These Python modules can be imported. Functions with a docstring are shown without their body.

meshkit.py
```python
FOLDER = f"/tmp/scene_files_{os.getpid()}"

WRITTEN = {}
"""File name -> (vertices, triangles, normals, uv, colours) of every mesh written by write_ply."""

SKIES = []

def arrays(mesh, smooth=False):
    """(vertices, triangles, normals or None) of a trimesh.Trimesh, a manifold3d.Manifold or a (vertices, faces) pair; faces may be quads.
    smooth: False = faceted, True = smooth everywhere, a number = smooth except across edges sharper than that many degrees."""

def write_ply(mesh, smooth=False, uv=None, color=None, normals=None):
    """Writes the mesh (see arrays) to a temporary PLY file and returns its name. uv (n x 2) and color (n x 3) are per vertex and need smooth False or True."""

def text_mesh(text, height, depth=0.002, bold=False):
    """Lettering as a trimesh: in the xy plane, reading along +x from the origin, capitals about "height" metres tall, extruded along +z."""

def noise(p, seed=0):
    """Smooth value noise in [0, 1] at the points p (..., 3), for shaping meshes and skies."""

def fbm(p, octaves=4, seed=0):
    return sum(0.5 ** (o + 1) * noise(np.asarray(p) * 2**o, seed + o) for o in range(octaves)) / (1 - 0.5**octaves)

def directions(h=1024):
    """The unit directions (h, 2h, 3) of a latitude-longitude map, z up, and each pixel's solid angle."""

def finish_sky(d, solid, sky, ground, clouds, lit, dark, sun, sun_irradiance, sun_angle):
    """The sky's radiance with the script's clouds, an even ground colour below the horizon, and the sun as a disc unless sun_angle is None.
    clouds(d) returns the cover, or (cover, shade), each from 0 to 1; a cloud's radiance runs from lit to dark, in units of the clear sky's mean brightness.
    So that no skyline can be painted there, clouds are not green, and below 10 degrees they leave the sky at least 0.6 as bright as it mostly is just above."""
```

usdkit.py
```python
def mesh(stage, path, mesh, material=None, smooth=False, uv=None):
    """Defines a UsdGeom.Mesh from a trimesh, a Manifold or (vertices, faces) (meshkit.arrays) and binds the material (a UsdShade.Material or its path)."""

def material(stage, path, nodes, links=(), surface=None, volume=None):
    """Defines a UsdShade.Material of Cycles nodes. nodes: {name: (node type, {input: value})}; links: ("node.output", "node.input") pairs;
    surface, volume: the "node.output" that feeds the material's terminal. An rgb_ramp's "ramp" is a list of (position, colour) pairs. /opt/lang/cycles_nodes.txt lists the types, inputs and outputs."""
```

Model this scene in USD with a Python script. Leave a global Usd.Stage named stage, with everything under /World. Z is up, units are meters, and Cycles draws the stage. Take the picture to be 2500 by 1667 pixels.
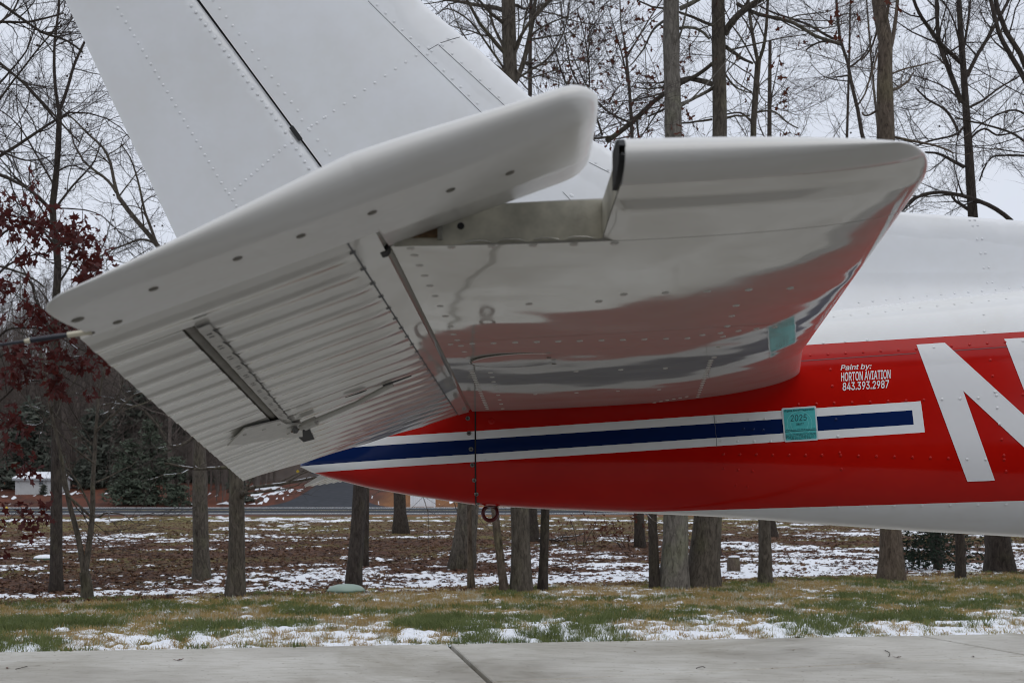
import math, random
import numpy as np
import trimesh
import shapely
from shapely.geometry import Polygon, Point, LineString
from scipy.spatial import Delaunay
import meshkit, usdkit
from pxr import Usd, UsdGeom, UsdLux, UsdShade, Gf, Sdf, Vt

stage = Usd.Stage.CreateInMemory()
UsdGeom.SetStageUpAxis(stage, UsdGeom.Tokens.z)
UsdGeom.SetStageMetersPerUnit(stage, 1.0)
UsdGeom.Xform.Define(stage, '/World')
UsdGeom.Scope.Define(stage, '/World/Looks')
L = '/World/Looks/'

# ------------------------------------------------------------------ camera
# the photograph is 2500 x 1667; its pixels are used below only as surveying marks
FP, CX, YH, EYE = 2800.0, 1250.0, 1240.0, 0.90
cam = UsdGeom.Camera.Define(stage, '/World/camera')
cam.CreateHorizontalApertureAttr(36.0)
cam.CreateFocalLengthAttr(36.0 * FP / 2500.0)
cam.CreateVerticalApertureOffsetAttr(36.0 * (YH - 833.5) / 2500.0)
cam.CreateClippingRangeAttr(Gf.Vec2f(0.05, 2000.0))
cam.CreateFStopAttr(15.0)
cam.CreateFocusDistanceAttr(2.7)
cam.CreateExposureAttr(0.0)
cam.AddTranslateOp().Set(Gf.Vec3d(0, 0, EYE))
cam.AddRotateXOp().Set(90.0)

# ------------------------------------------------------------------ sky and sun
SUN_EL, SUN_AZ = math.radians(62.0), math.radians(150.0)
sky_mat = usdkit.material(stage, L + 'overcast_sky', {
    'sky': ('sky_texture', {'sky_type': 'single_scattering', 'sun_disc': False, 'sun_elevation': SUN_EL, 'sun_rotation': SUN_AZ, 'aerosol_density': 2.0}),
    'co': ('texture_coordinate', {}),
    'n': ('noise_texture', {'scale': 2.2, 'detail': 4.0, 'roughness': 0.55}),
    'ramp': ('rgb_ramp', {'ramp': [(0.30, (6.9, 7.35, 8.35)), (0.55, (7.4, 7.85, 8.8)), (0.75, (8.0, 8.4, 9.2))]}),
    'mx': ('mix_color', {'fac': 0.95, 'use_clamp': False}),
    'bg': ('background_shader', {'strength': 0.1}),
}, [('co.generated', 'n.vector'), ('n.fac', 'ramp.fac'), ('sky.color', 'mx.a'), ('ramp.color', 'mx.b'), ('mx.result', 'bg.color')], surface='bg.background')
dome = UsdLux.DomeLight.Define(stage, '/World/sky')
dome.CreateIntensityAttr(1.0)
UsdShade.MaterialBindingAPI.Apply(dome.GetPrim()).Bind(sky_mat)
dome.GetPrim().SetCustomDataByKey('kind', 'structure')
sun = UsdLux.DistantLight.Define(stage, '/World/sun')
sun.CreateIntensityAttr(0.2); sun.CreateAngleAttr(60.0)
sun.CreateColorAttr(Gf.Vec3f(1.0, 0.97, 0.93))
sun.GetPrim().CreateAttribute('inputs:normalize', Sdf.ValueTypeNames.Bool).Set(True)
sun.AddRotateZOp().Set(-math.degrees(SUN_AZ))
sun.AddRotateXOp().Set(-(90.0 - math.degrees(SUN_EL)))

# ------------------------------------------------------------------ helpers
EYEP = np.array([0, 0, EYE])
def ray(x, y): return np.array([(x - CX) / FP, 1.0, (YH - y) / FP])
def at(x, y, Y): return EYEP + ray(x, y) * Y
USED = {}
def numbered(path):
    k = USED.get(path, 0); USED[path] = k + 1
    return path if k == 0 else f'{path}_{k:03d}'
def keys(p, label=None, cat=None, group=None, kind=None):
    for k, v in (('label', label), ('category', cat), ('group', group), ('kind', kind)):
        if v: p.SetCustomDataByKey(k, v)
def thing(name, label=None, cat=None, loc=(0, 0, 0), group=None, kind=None):
    x = UsdGeom.Xform.Define(stage, numbered('/World/' + name)); x.AddTranslateOp().Set(Gf.Vec3d(*map(float, loc)))
    keys(x.GetPrim(), label, cat, group, kind); x.loc = np.array(loc, float)
    return x
def vf(m):
    if isinstance(m, trimesh.Trimesh): return np.asarray(m.vertices, float), np.asarray(m.faces, int)
    v, f = np.asarray(m[0], float), np.asarray(m[1], int)
    if f.shape[1] == 4: f = np.vstack([f[:, [0, 1, 2]], f[:, [0, 2, 3]]])
    return v, f
def join(*ms):
    vs, fs, n = [], [], 0
    for m in ms:
        v, f = vf(m); vs.append(v); fs.append(f + n); n += len(v)
    return np.vstack(vs), np.vstack(fs)
def put(name, mesh, mat, parent=None, smooth=False, label=None, cat=None, group=None, kind=None, col=None):
    """one Mesh prim; its vertices are given in world space and stored relative to the parent thing"""
    v, f = vf(mesh)
    base = '/World' if parent is None else str(parent.GetPath())
    if parent is not None:
        p = parent
        pr = parent.GetPrim() if hasattr(parent, 'GetPrim') else parent
        while pr.GetPath() != Sdf.Path('/World'):
            if pr.IsA(UsdGeom.Xformable):
                m = UsdGeom.Xformable(pr).GetLocalTransformation()
                v = v - np.array(m.ExtractTranslation())
            pr = pr.GetParent()
    g = usdkit.mesh(stage, numbered(base + '/' + name), (v, f), mat, smooth)
    keys(g.GetPrim(), label, cat, group, kind)
    if col is not None:
        UsdGeom.PrimvarsAPI(g).CreatePrimvar('Col', Sdf.ValueTypeNames.Color3fArray, 'vertex').Set(Vt.Vec3fArray.FromNumpy(np.asarray(col, np.float32)))
    return g
def clone(src, name, label, cat, loc, rotz=0.0, scale=1.0, group=None):
    x = UsdGeom.Xform.Define(stage, numbered('/World/' + name))
    x.AddTranslateOp().Set(Gf.Vec3d(*map(float, loc))); x.AddRotateZOp().Set(float(rotz)); x.AddScaleOp().Set(Gf.Vec3f(scale, scale, scale))
    x.GetPrim().GetReferences().AddInternalReference(src); x.GetPrim().SetInstanceable(True)
    keys(x.GetPrim(), label, cat, group)
    return x
def box(c, s, rz=0.0):
    m = trimesh.creation.box(s); m.apply_transform(trimesh.transformations.rotation_matrix(rz, [0, 0, 1])); m.apply_translation(c); return m
def grid_faces(r, c, close=False):
    i, j = np.meshgrid(np.arange(r - 1), np.arange(c if close else c - 1), indexing='ij')
    a = i * c + j; b = i * c + (j + 1) % c
    return np.stack([a, b, b + c, a + c], -1).reshape(-1, 4)
def tube(pts, rad, n=6, cap=True):
    p = np.asarray(pts, float); r = np.broadcast_to(np.asarray(rad, float), len(p))
    t = np.gradient(p, axis=0); t /= np.linalg.norm(t, axis=1, keepdims=True) + 1e-12
    ref = np.array([0, 0, 1.0]) if abs(t[:, 2]).mean() < 0.8 else np.array([1.0, 0.1, 0])
    u = np.cross(t, ref); u /= np.linalg.norm(u, axis=1, keepdims=True) + 1e-12
    w = np.cross(t, u)
    a = np.linspace(0, 2 * np.pi, n, endpoint=False)
    v = p[:, None] + r[:, None, None] * (np.cos(a)[None, :, None] * u[:, None] + np.sin(a)[None, :, None] * w[:, None])
    f = grid_faces(len(p), n, True)
    v = v.reshape(-1, 3)
    f = np.vstack([f[:, [0, 1, 2]], f[:, [0, 2, 3]]])
    if cap:
        k = len(v); v = np.vstack([v, p[:1], p[-1:]])
        j = np.arange(n)
        f = np.vstack([f, np.stack([np.full(n, k), (j + 1) % n, j], 1), np.stack([np.full(n, k + 1), (len(p) - 1) * n + j, (len(p) - 1) * n + (j + 1) % n], 1)])
    return v, f
def rows_of(p0, p1, n): return [(p0[0] + (p1[0] - p0[0]) * k / (n - 1), p0[1] + (p1[1] - p0[1]) * k / (n - 1)) for k in range(n)]

# ------------------------------------------------------------------ materials
def simple(name, col, rough=0.5, metal=0.0, noise=None, bump=0.0, spec=0.5):
    """noise = (scale, darker factor)"""
    nodes = {'p': ('principled_bsdf', {'base_color': col, 'roughness': rough, 'metallic': metal, 'specular_ior_level': spec})}
    links = []
    if noise:
        sc, k = noise
        nodes['g'] = ('geometry', {}); nodes['n'] = ('noise_texture', {'scale': sc, 'detail': 5.0, 'roughness': 0.65})
        nodes['r'] = ('rgb_ramp', {'ramp': [(0.3, tuple(np.array(col) * k)), (0.7, col)]})
        links += [('g.position', 'n.vector'), ('n.fac', 'r.fac'), ('r.color', 'p.base_color')]
        if bump:
            nodes['b'] = ('bump', {'strength': 1.0, 'distance': bump}); links += [('n.fac', 'b.height'), ('b.normal', 'p.normal')]
    return usdkit.material(stage, L + name, nodes, links, surface='p.BSDF')
def gloss_white(name, col, rough, wave=0.0, wscale=(3.0, 8.0, 8.0), grime=0.93):
    nodes = {
        'g': ('geometry', {}), 'm': ('mapping', {'scale': wscale}),
        'n': ('noise_texture', {'scale': 1.0, 'detail': 2.0, 'roughness': 0.4}),
        'd': ('noise_texture', {'scale': 5.0, 'detail': 7.0, 'roughness': 0.7}),
        'r': ('rgb_ramp', {'ramp': [(0.25, tuple(np.array(col) * grime * np.array([1, .985, .95]))), (0.6, col)]}),
        'rr': ('map_range', {'from_min': 0.3, 'from_max': 0.7, 'to_min': rough * 0.8, 'to_max': rough * 1.4}),
        'b': ('bump', {'strength': 1.0, 'distance': wave}),
        'p': ('principled_bsdf', {'base_color': col, 'specular_ior_level': 0.6})}
    links = [('g.position', 'm.vector'), ('m.vector', 'n.vector'), ('g.position', 'd.vector'), ('d.fac', 'r.fac'), ('r.color', 'p.base_color'),
             ('d.fac', 'rr.value'), ('rr.result', 'p.roughness')]
    if wave: links += [('n.fac', 'b.height'), ('b.normal', 'p.normal')]
    return usdkit.material(stage, L + name, nodes, links, surface='p.BSDF')

WHITE = (0.785, 0.80, 0.817)
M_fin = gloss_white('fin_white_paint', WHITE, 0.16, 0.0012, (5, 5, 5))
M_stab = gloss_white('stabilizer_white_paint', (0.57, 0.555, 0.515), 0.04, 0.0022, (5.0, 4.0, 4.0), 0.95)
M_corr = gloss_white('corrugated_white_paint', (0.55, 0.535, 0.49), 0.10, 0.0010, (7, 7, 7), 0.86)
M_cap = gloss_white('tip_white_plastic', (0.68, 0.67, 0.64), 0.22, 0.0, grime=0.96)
M_dark = simple('gap_shade_and_rubber', (0.012, 0.012, 0.013), 0.7)  # black for the shade in gaps, slots and holes, and for real rubber
M_seam = simple('panel_seam_grey', (0.10, 0.105, 0.11), 0.6)
M_alu = simple('aged_aluminium', (0.42, 0.41, 0.37), 0.38, 0.85, (40, 0.55), 0.0)
M_spar = simple('primed_rib_metal', (0.62, 0.59, 0.48), 0.55, 0.05, (24, 0.5), 0.0003)
M_steel = simple('screw_steel', (0.36, 0.35, 0.32), 0.35, 0.9, (300, 0.4))
M_rust = simple('rusty_steel', (0.20, 0.12, 0.06), 0.6, 0.4, (260, 0.35))
M_grimy = simple('grimy_screw', (0.24, 0.22, 0.18), 0.6, 0.3, (300, 0.4))
M_letter = simple('lettering_white', (0.78, 0.78, 0.78), 0.18)
M_ring = simple('ring_dark_red', (0.10, 0.012, 0.012), 0.35)

# ------------------------------------------------------------------ ground
def edge_y(X): return 7.2 + 0.154 * (X + 3.2)
def crest_y(X): return np.clip(10.6 + 0.424 * (X + 4.73), edge_y(X) + 2.2, 21.0)
def sstep(t): t = np.clip(t, 0, 1); return t * t * (3 - 2 * t)
def ground_z(X, Y):
    X, Y = np.asarray(X, float), np.asarray(Y, float)
    e, c = edge_y(X), crest_y(X)
    lawn = -0.035 + 0.05 * sstep((Y - e) / 0.6)
    wood = -0.20 * sstep((Y - c) / 2.6) + 0.0185 * np.maximum(Y - 16.0, 0)
    wood = wood + 0.10 * (meshkit.fbm(np.stack([X * 0.22, Y * 0.22, 0 * X], -1), 3, 5) - 0.5) * sstep((Y - c) / 3) * sstep((54 - Y) / 4)
    r0 = 0.0185 * 38 - 0.2
    road = r0 + (Y - 54.0) * 0.052
    bank = r0 + 8.5 * 0.052 + (Y - 62.5) * 0.10 - 0.045 * np.maximum(Y - 76, 0) + 0.20 * np.maximum(Y - 100, 0) - 0.22 * np.maximum(Y - 185, 0)
    bank = bank + 0.5 * (meshkit.fbm(np.stack([X * 0.08, Y * 0.08, 0 * X], -1), 3, 9) - 0.5) * sstep((Y - 63) / 6)
    z = np.where(Y < c, lawn, lawn + wood)
    z = np.where(Y > 54, road + (z - road) * (1 - sstep((Y - 54) / 0.5)), z)
    z = np.where(Y > 62.5, bank, z)
    z = np.where(Y < e, -0.035 - 0.10 * sstep((e - Y) / 0.03), z)
    return z
def base_at(x, y):
    """where the ground is met by the line of sight to a surveyed point"""
    r = ray(x, y); Ys = np.concatenate([np.arange(8, 30, 0.05), np.arange(30, 140, 0.2)])
    d = EYE + r[2] * Ys - ground_z(r[0] * Ys, Ys)
    k = np.nonzero(d < 0)[0]
    Y = Ys[k[0]] if len(k) else 60.0
    return np.array([r[0] * Y, Y, float(ground_z(r[0] * Y, Y))])

T = np.linspace(-0.8, 0.8, 560)
Yr = [-9.0]
while Yr[-1] < 230:
    y = Yr[-1]
    Yr.append(y + (1.2 if y < 5.5 else 0.3 if y < 6.6 else 0.028 if y < 14 else 0.0042 * y if y < 60 else 0.022 * y))
Yr = np.array(Yr)
GX = T[None, :] * (np.maximum(Yr, 6.5)[:, None] + 2.0); GY = np.repeat(Yr[:, None], len(T), 1)
GZ = ground_z(GX, GY)
e, c = edge_y(GX), crest_y(GX)
P3 = lambda sx, sy, o=0.0: np.stack([GX * sx + o, GY * sy + o, 0 * GX], -1)
big, mid, fine, tiny = meshkit.fbm(P3(.35, .5), 3, 11), meshkit.fbm(P3(1.6, 2.0), 3, 12), meshkit.fbm(P3(7, 9), 3, 13), meshkit.noise(P3(24, 26), 14)
is_lawn = (GY >= e) & (GY < c)
is_wood = (GY >= c) & (GY < 54)
# real relief: clods, tufts, leaf piles
GZ = GZ + np.where(is_lawn, 0.022 * (fine - .5) + 0.014 * (tiny - .5), 0) * sstep((GY - e) / 0.25) + np.where(is_wood, 0.020 * (fine - .5) * np.minimum(1, (GY - c) / 2) + .010 * (tiny - .5), 0)
# snow depth
ledge = GY - e
m_lawn = 0.62 * np.exp(-np.maximum(ledge - .1, 0) / 0.70) + 0.9 * (mid - .5) + 1.1 * (fine - .5) + 0.75 * (big - 0.5) + 0.60 * (tiny - .5) - 0.10 - 0.26 * sstep((ledge - 1.0) / 2.5) - 0.45 * sstep((0.10 - ledge) / 0.1)
lw = GY - c
m_wood = 0.62 * np.exp(-((lw - 3.6) / 3.0) ** 2) + 1.5 * (big - .5) + 1.3 * (mid - .5) + 0.9 * (fine - .5) + 0.75 * (tiny - .5) - 0.31 - 0.05 * sstep((-GX - 1) / 4) - 0.12 * sstep((lw - 2.5) / 4) + 0.05 * sstep((GY - 38) / 10)
m_wood = m_wood + 0.24 * sstep((GX - 0.5) / 5) * sstep((30 - GY) / 10)
m_far = 0.8 * (big - .5) + 0.9 * (mid - .5) + 1.2 * (fine - .5) - 0.30 - .5 * sstep((GY - 74) / 6)
snow = np.where(is_lawn, m_lawn, np.where(is_wood, m_wood, np.where(GY > 63.2, m_far, -1.0)))
snow = np.where((GY > 53.2) & (GY < 63.2), -1, snow)
# side road that climbs away from the far side of the road
SRX = lambda Y: -10.3 - 0.07 * (Y - 63.0) - 0.0035 * np.maximum(Y - 72, 0) ** 2
SRW = lambda Y: 1.75 + 1.6 * np.exp(-(np.asarray(Y) - 62.5) / 2.2)
on_side = (GY > 61.5) & (np.abs(GX - SRX(GY)) < SRW(GY) + 0.35)
snow = np.where(on_side, -1, np.where((GY > 63) & (np.abs(GX - SRX(GY) + SRW(GY) + 2.2) < 1.6), snow + .32, snow))
# soil and leaf colours
def lerp(a, b, t): return np.asarray(a) + (np.asarray(b) - np.asarray(a)) * np.clip(t, 0, 1)[..., None]
lawn_c = lerp((0.27, 0.21, 0.115), (0.17, 0.155, 0.065), (mid - .38) * 4)
lawn_c = lerp(lawn_c, (0.09, 0.065, 0.035), (fine - .58) * 3)
wood_c = lerp((0.075, 0.030, 0.016), (0.036, 0.017, 0.010), (mid - .35) * 3)
wood_c = lerp(wood_c, (0.12, 0.058, 0.026), (fine - .5) * 3)
moss = (meshkit.fbm(P3(.6, .6, 40), 3, 21) - 0.52) * 6
wood_c = lerp(wood_c, (0.105, 0.088, 0.020), moss * (0.6 + .6 * sstep((GY - 24) / 14)))
wood_c = lerp(wood_c, (0.17, 0.145, 0.05), sstep((GY - 28) / 14) * (0.30 + 1.3 * (mid - .4)))
far_c = lerp((0.115, 0.036, 0.018), (0.055, 0.022, 0.013), (mid - .35) * 3)
far_c = lerp(far_c, (0.19, 0.085, 0.030), sstep((GX + 8.2) / 1.5) * sstep((80 - GY) / 8))
far_c = lerp(far_c, (0.060, 0.044, 0.035), sstep((GY - 80) / 14))
col = np.where(is_lawn[..., None], lawn_c, np.where(is_wood[..., None], wood_c, far_c))
col = col * (0.75 + 0.5 * tiny[..., None])
M_ground = usdkit.material(stage, L + 'leafy_ground', {
    'a': ('attribute', {'attribute': 'Col'}), 'g': ('geometry', {}),
    'n': ('noise_texture', {'scale': 45.0, 'detail': 6.0, 'roughness': 0.7}),
    'r': ('rgb_ramp', {'ramp': [(0.3, (0.45, 0.42, 0.4)), (0.7, (1.5, 1.45, 1.4))]}),
    'm': ('mix_color', {'blend_type': 'multiply', 'fac': 1.0, 'use_clamp': False}),
    'b': ('bump', {'strength': 1.0, 'distance': 0.012}),
    'p': ('principled_bsdf', {'roughness': 0.85, 'specular_ior_level': 0.25})},
    [('g.position', 'n.vector'), ('n.fac', 'r.fac'), ('a.color', 'm.a'), ('r.color', 'm.b'), ('m.result', 'p.base_color'), ('n.fac', 'b.height'), ('b.normal', 'p.normal')], surface='p.BSDF')
M_snow = usdkit.material(stage, L + 'thin_snow', {
    'g': ('geometry', {}), 'n': ('noise_texture', {'scale': 60.0, 'detail': 5.0, 'roughness': 0.6}),
    'r': ('rgb_ramp', {'ramp': [(0.3, (0.66, 0.69, 0.75)), (0.6, (0.84, 0.86, 0.89))]}),
    'b': ('bump', {'strength': 1.0, 'distance': 0.006}),
    'p': ('principled_bsdf', {'roughness': 0.6, 'subsurface_weight': 0.0, 'specular_ior_level': 0.3})},
    [('g.position', 'n.vector'), ('n.fac', 'r.fac'), ('r.color', 'p.base_color'), ('n.fac', 'b.height'), ('b.normal', 'p.normal')], surface='p.BSDF')
GF = grid_faces(*GX.shape)
put('ground', (np.stack([GX, GY, GZ], -1).reshape(-1, 3), GF), M_ground, smooth=True, kind='structure', col=col.reshape(-1, 3))
SZ = GZ + np.clip(snow, -0.5, 0.45) * (0.034 + 0.0007 * np.maximum(GY - 12, 0)) + 0.010 * (fine - .5) * (snow > 0)
keep = (snow.reshape(-1)[GF] > -0.06).any(1) & (snow.reshape(-1)[GF] > -0.6).all(1)
sv = np.stack([GX, GY, SZ], -1).reshape(-1, 3); sf = GF[keep]
used = np.unique(sf); remap = np.zeros(len(sv), int); remap[used] = np.arange(len(used))
put('snow', (sv[used], remap[sf]), M_snow, smooth=True, label='thin patchy snow lying on the lawn, leaf litter and banks', cat='snow', kind='stuff')

# ---------------------------------------------------------------- concrete apron: slabs with open joints
M_conc = usdkit.material(stage, L + 'damp_concrete', {
    'g': ('geometry', {}), 'o': ('object_info', {}),
    'n1': ('noise_texture', {'scale': 0.9, 'detail': 4.0, 'roughness': 0.6, 'distortion': 0.6}),
    'mp': ('mapping', {'scale': (1.0, 3.2, 1.0), 'rotation': (0, 0, 0.5)}),
    'n2': ('noise_texture', {'scale': 5.0, 'detail': 7.0, 'roughness': 0.72}),
    'n3': ('noise_texture', {'scale': 170.0, 'detail': 3.0}), 'n5': ('noise_texture', {'scale': 26.0, 'detail': 2.0}), 'r5': ('rgb_ramp', {'ramp': [(0.66, (1.0, 1.0, 1.0)), (0.71, (0.55, 0.52, 0.48))]}), 'm5': ('mix_color', {'blend_type': 'multiply', 'fac': 1.0, 'use_clamp': False}), 'n6': ('noise_texture', {'scale': 0.45, 'detail': 6.0, 'roughness': 0.7, 'distortion': 1.2}), 'r6': ('rgb_ramp', {'ramp': [(0.36, (0.76, 0.74, 0.70)), (0.50, (1.0, 1.0, 1.0)), (0.66, (1.10, 1.10, 1.11))]}), 'm6': ('mix_color', {'blend_type': 'multiply', 'fac': 1.0, 'use_clamp': False}),
    'r1': ('rgb_ramp', {'ramp': [(0.30, (0.32, 0.295, 0.245)), (0.50, (0.43, 0.41, 0.36)), (0.68, (0.50, 0.485, 0.44))]}),
    'r2': ('rgb_ramp', {'ramp': [(0.26, (0.50, 0.47, 0.42)), (0.40, (0.86, 0.85, 0.82)), (0.52, (1.0, 1.0, 1.0))]}),
    'r3': ('rgb_ramp', {'ramp': [(0.3, (0.86, 0.86, 0.86)), (0.7, (1.06, 1.06, 1.06))]}),
    'm1': ('mix_color', {'blend_type': 'multiply', 'fac': 1.0, 'use_clamp': False}), 'm2': ('mix_color', {'blend_type': 'multiply', 'fac': 1.0, 'use_clamp': False}),
    'rr': ('map_range', {'from_min': 0.35, 'from_max': 0.65, 'to_min': 0.30, 'to_max': 0.72}),
    'b': ('bump', {'strength': 1.0, 'distance': 0.0012}),
    'p': ('principled_bsdf', {'specular_ior_level': 0.35})},
    [('g.position', 'n1.vector'), ('g.position', 'mp.vector'), ('mp.vector', 'n2.vector'), ('g.position', 'n3.vector'), ('n1.fac', 'r1.fac'), ('n2.fac', 'r2.fac'), ('n3.fac', 'r3.fac'),
     ('r1.color', 'm1.a'), ('r2.color', 'm1.b'), ('m1.result', 'm2.a'), ('r3.color', 'm2.b'), ('m2.result', 'm5.a'), ('g.position', 'n5.vector'), ('n5.fac', 'r5.fac'), ('r5.color', 'm5.b'), ('m5.result', 'm6.a'), ('g.position', 'n6.vector'), ('n6.fac', 'r6.fac'), ('r6.color', 'm6.b'), ('m6.result', 'p.base_color'), ('n1.fac', 'rr.value'), ('rr.result', 'p.roughness'),
     ('n3.fac', 'b.height'), ('b.normal', 'p.normal')], surface='p.BSDF')
M_conc_dark = simple('bounce_darkened_concrete', (0.27, 0.258, 0.23), 0.7, 0, (1.3, 0.7))  # concrete darkened below the tail to cut light bounced onto its underside
apron = thing('concrete_apron', kind='structure')
ea, eb = np.array([-3.2, 7.2]), np.array([3.69, 8.26])
def on_line(a, b, s): return a + (b - a) * s
# two lengthwise joints and cross joints every 3.3 m, as surveyed
j1 = (np.array([-0.384, 7.41]), np.array([-0.105, 5.90])); j3 = (np.array([2.87, 8.13]), np.array([3.15, 7.06]))
long0 = (ea, eb); long1 = (np.array([-0.106, 5.94]), np.array([3.125, 7.0]))
long2 = (np.array([0.3, 3.6]), np.array([3.6, 4.5])); long3 = (np.array([0.5, -0.9]), np.array([3.9, -0.2])); long4 = (np.array([0.7, -4.5]), np.array([4.0, -4.2])); long5 = (np.array([0.8, -8.0]), np.array([4.0, -8.0]))
crosses = []
for k in range(-6, 8):
    a = j1[0] + (j3[0] - j1[0]) * k; b = j1[1] + (j3[1] - j1[1]) * k
    crosses.append((a, a + (b - a) / max(abs(b[1] - a[1]), 1e-6)))
def meet(l, m):
    p, r, q, s = l[0], l[1] - l[0], m[0], m[1] - m[0]
    d = r[0] * s[1] - r[1] * s[0]; t = ((q - p)[0] * s[1] - (q - p)[1] * s[0]) / d
    return p + r * t
lon = [long0, long1, long2, long3, long4, long5]
for i in range(len(lon) - 1):
    for k in range(len(crosses) - 1):
        q = Polygon([meet(lon[i], crosses[k]), meet(lon[i], crosses[k + 1]), meet(lon[i + 1], crosses[k + 1]), meet(lon[i + 1], crosses[k])])
        if not q.is_valid or abs(q.centroid.x) > 16: continue
        q = q.buffer(-0.016)
        if q.is_empty: continue
        top = q.buffer(-0.006)
        lo = np.array(shapely.geometry.polygon.orient(q).exterior.coords)[:-1]; hi = np.array(shapely.geometry.polygon.orient(top).exterior.coords)[:-1]
        if len(lo) != 4 or len(hi) != 4: continue
        v = np.vstack([np.c_[lo, np.full(4, -0.13)], np.c_[lo, np.full(4, -0.006)], np.c_[hi, np.zeros(4)]])
        f = [[4 * a + b_, 4 * a + (b_ + 1) % 4, 4 * a + 4 + (b_ + 1) % 4, 4 * a + 4 + b_] for a in range(2) for b_ in range(4)] + [[8, 9, 10, 11]]
        put('concrete_slab', (v, np.array(f)), M_conc_dark if i == 2 else M_conc, apron)

# ---------------------------------------------------------------- the road beyond the wood and the side road
M_asph = simple('wet_asphalt', (0.050, 0.055, 0.064), 0.85, 0, (6, 0.7), 0.001, 0.12)
M_side = simple('side_road_asphalt', (0.055, 0.059, 0.068), 0.9, 0, (2.5, 0.65), 0.001, 0.10)
M_line = simple('road_paint_white', (0.78, 0.79, 0.80), 0.6, 0, (3, 0.85))
M_yel = simple('road_paint_yellow', (0.50, 0.40, 0.18), 0.6, 0, (3, 0.6))
M_gravel = simple('road_shoulder_grey', (0.12, 0.115, 0.115), 0.9, 0, (9, 0.6), 0.01)
def strip(y0, y1, lift, n=60, x0=-75.0, x1=75.0):
    xs = np.linspace(x0, x1, n); v = []
    for yy in (y0, y1): v += [(x, yy, float(ground_z(np.array(x), np.array(yy))) + lift) for x in xs]
    return np.array(v), np.array([[i, i + 1, n + i + 1, n + i] for i in range(n - 1)])
put('road_shoulder', strip(55.3, 56.4, 0.006), M_gravel, kind='structure')
put('road', strip(56.1, 62.3, 0.012), M_asph, kind='structure')
put('road_edge_line', strip(61.6, 62.0, 0.017), M_line, kind='structure')
put('road_edge_line', strip(56.3, 56.55, 0.017), M_line, kind='structure')
put('road_centre_line', strip(59.1, 59.28, 0.017), M_yel, kind='structure')
ys = np.linspace(62.0, 112, 60); v = []
for s in np.linspace(-1, 1, 7):
    for yy in ys:
        xx = SRX(yy) + s * SRW(yy); v.append((xx, yy, float(ground_z(np.array(xx), np.array(yy))) + 0.05))
put('side_road', (np.array(v), grid_faces(7, len(ys))), M_side, smooth=True, kind='structure')

# ================================================================== the aircraft: the right side of its tail
YC = 2.63                                                     # centre plane
plane = thing('light_aircraft', 'white light aircraft with red sides and a white-edged blue stripe, seen at its tail', 'airplane', (0, YC, 0))
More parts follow.
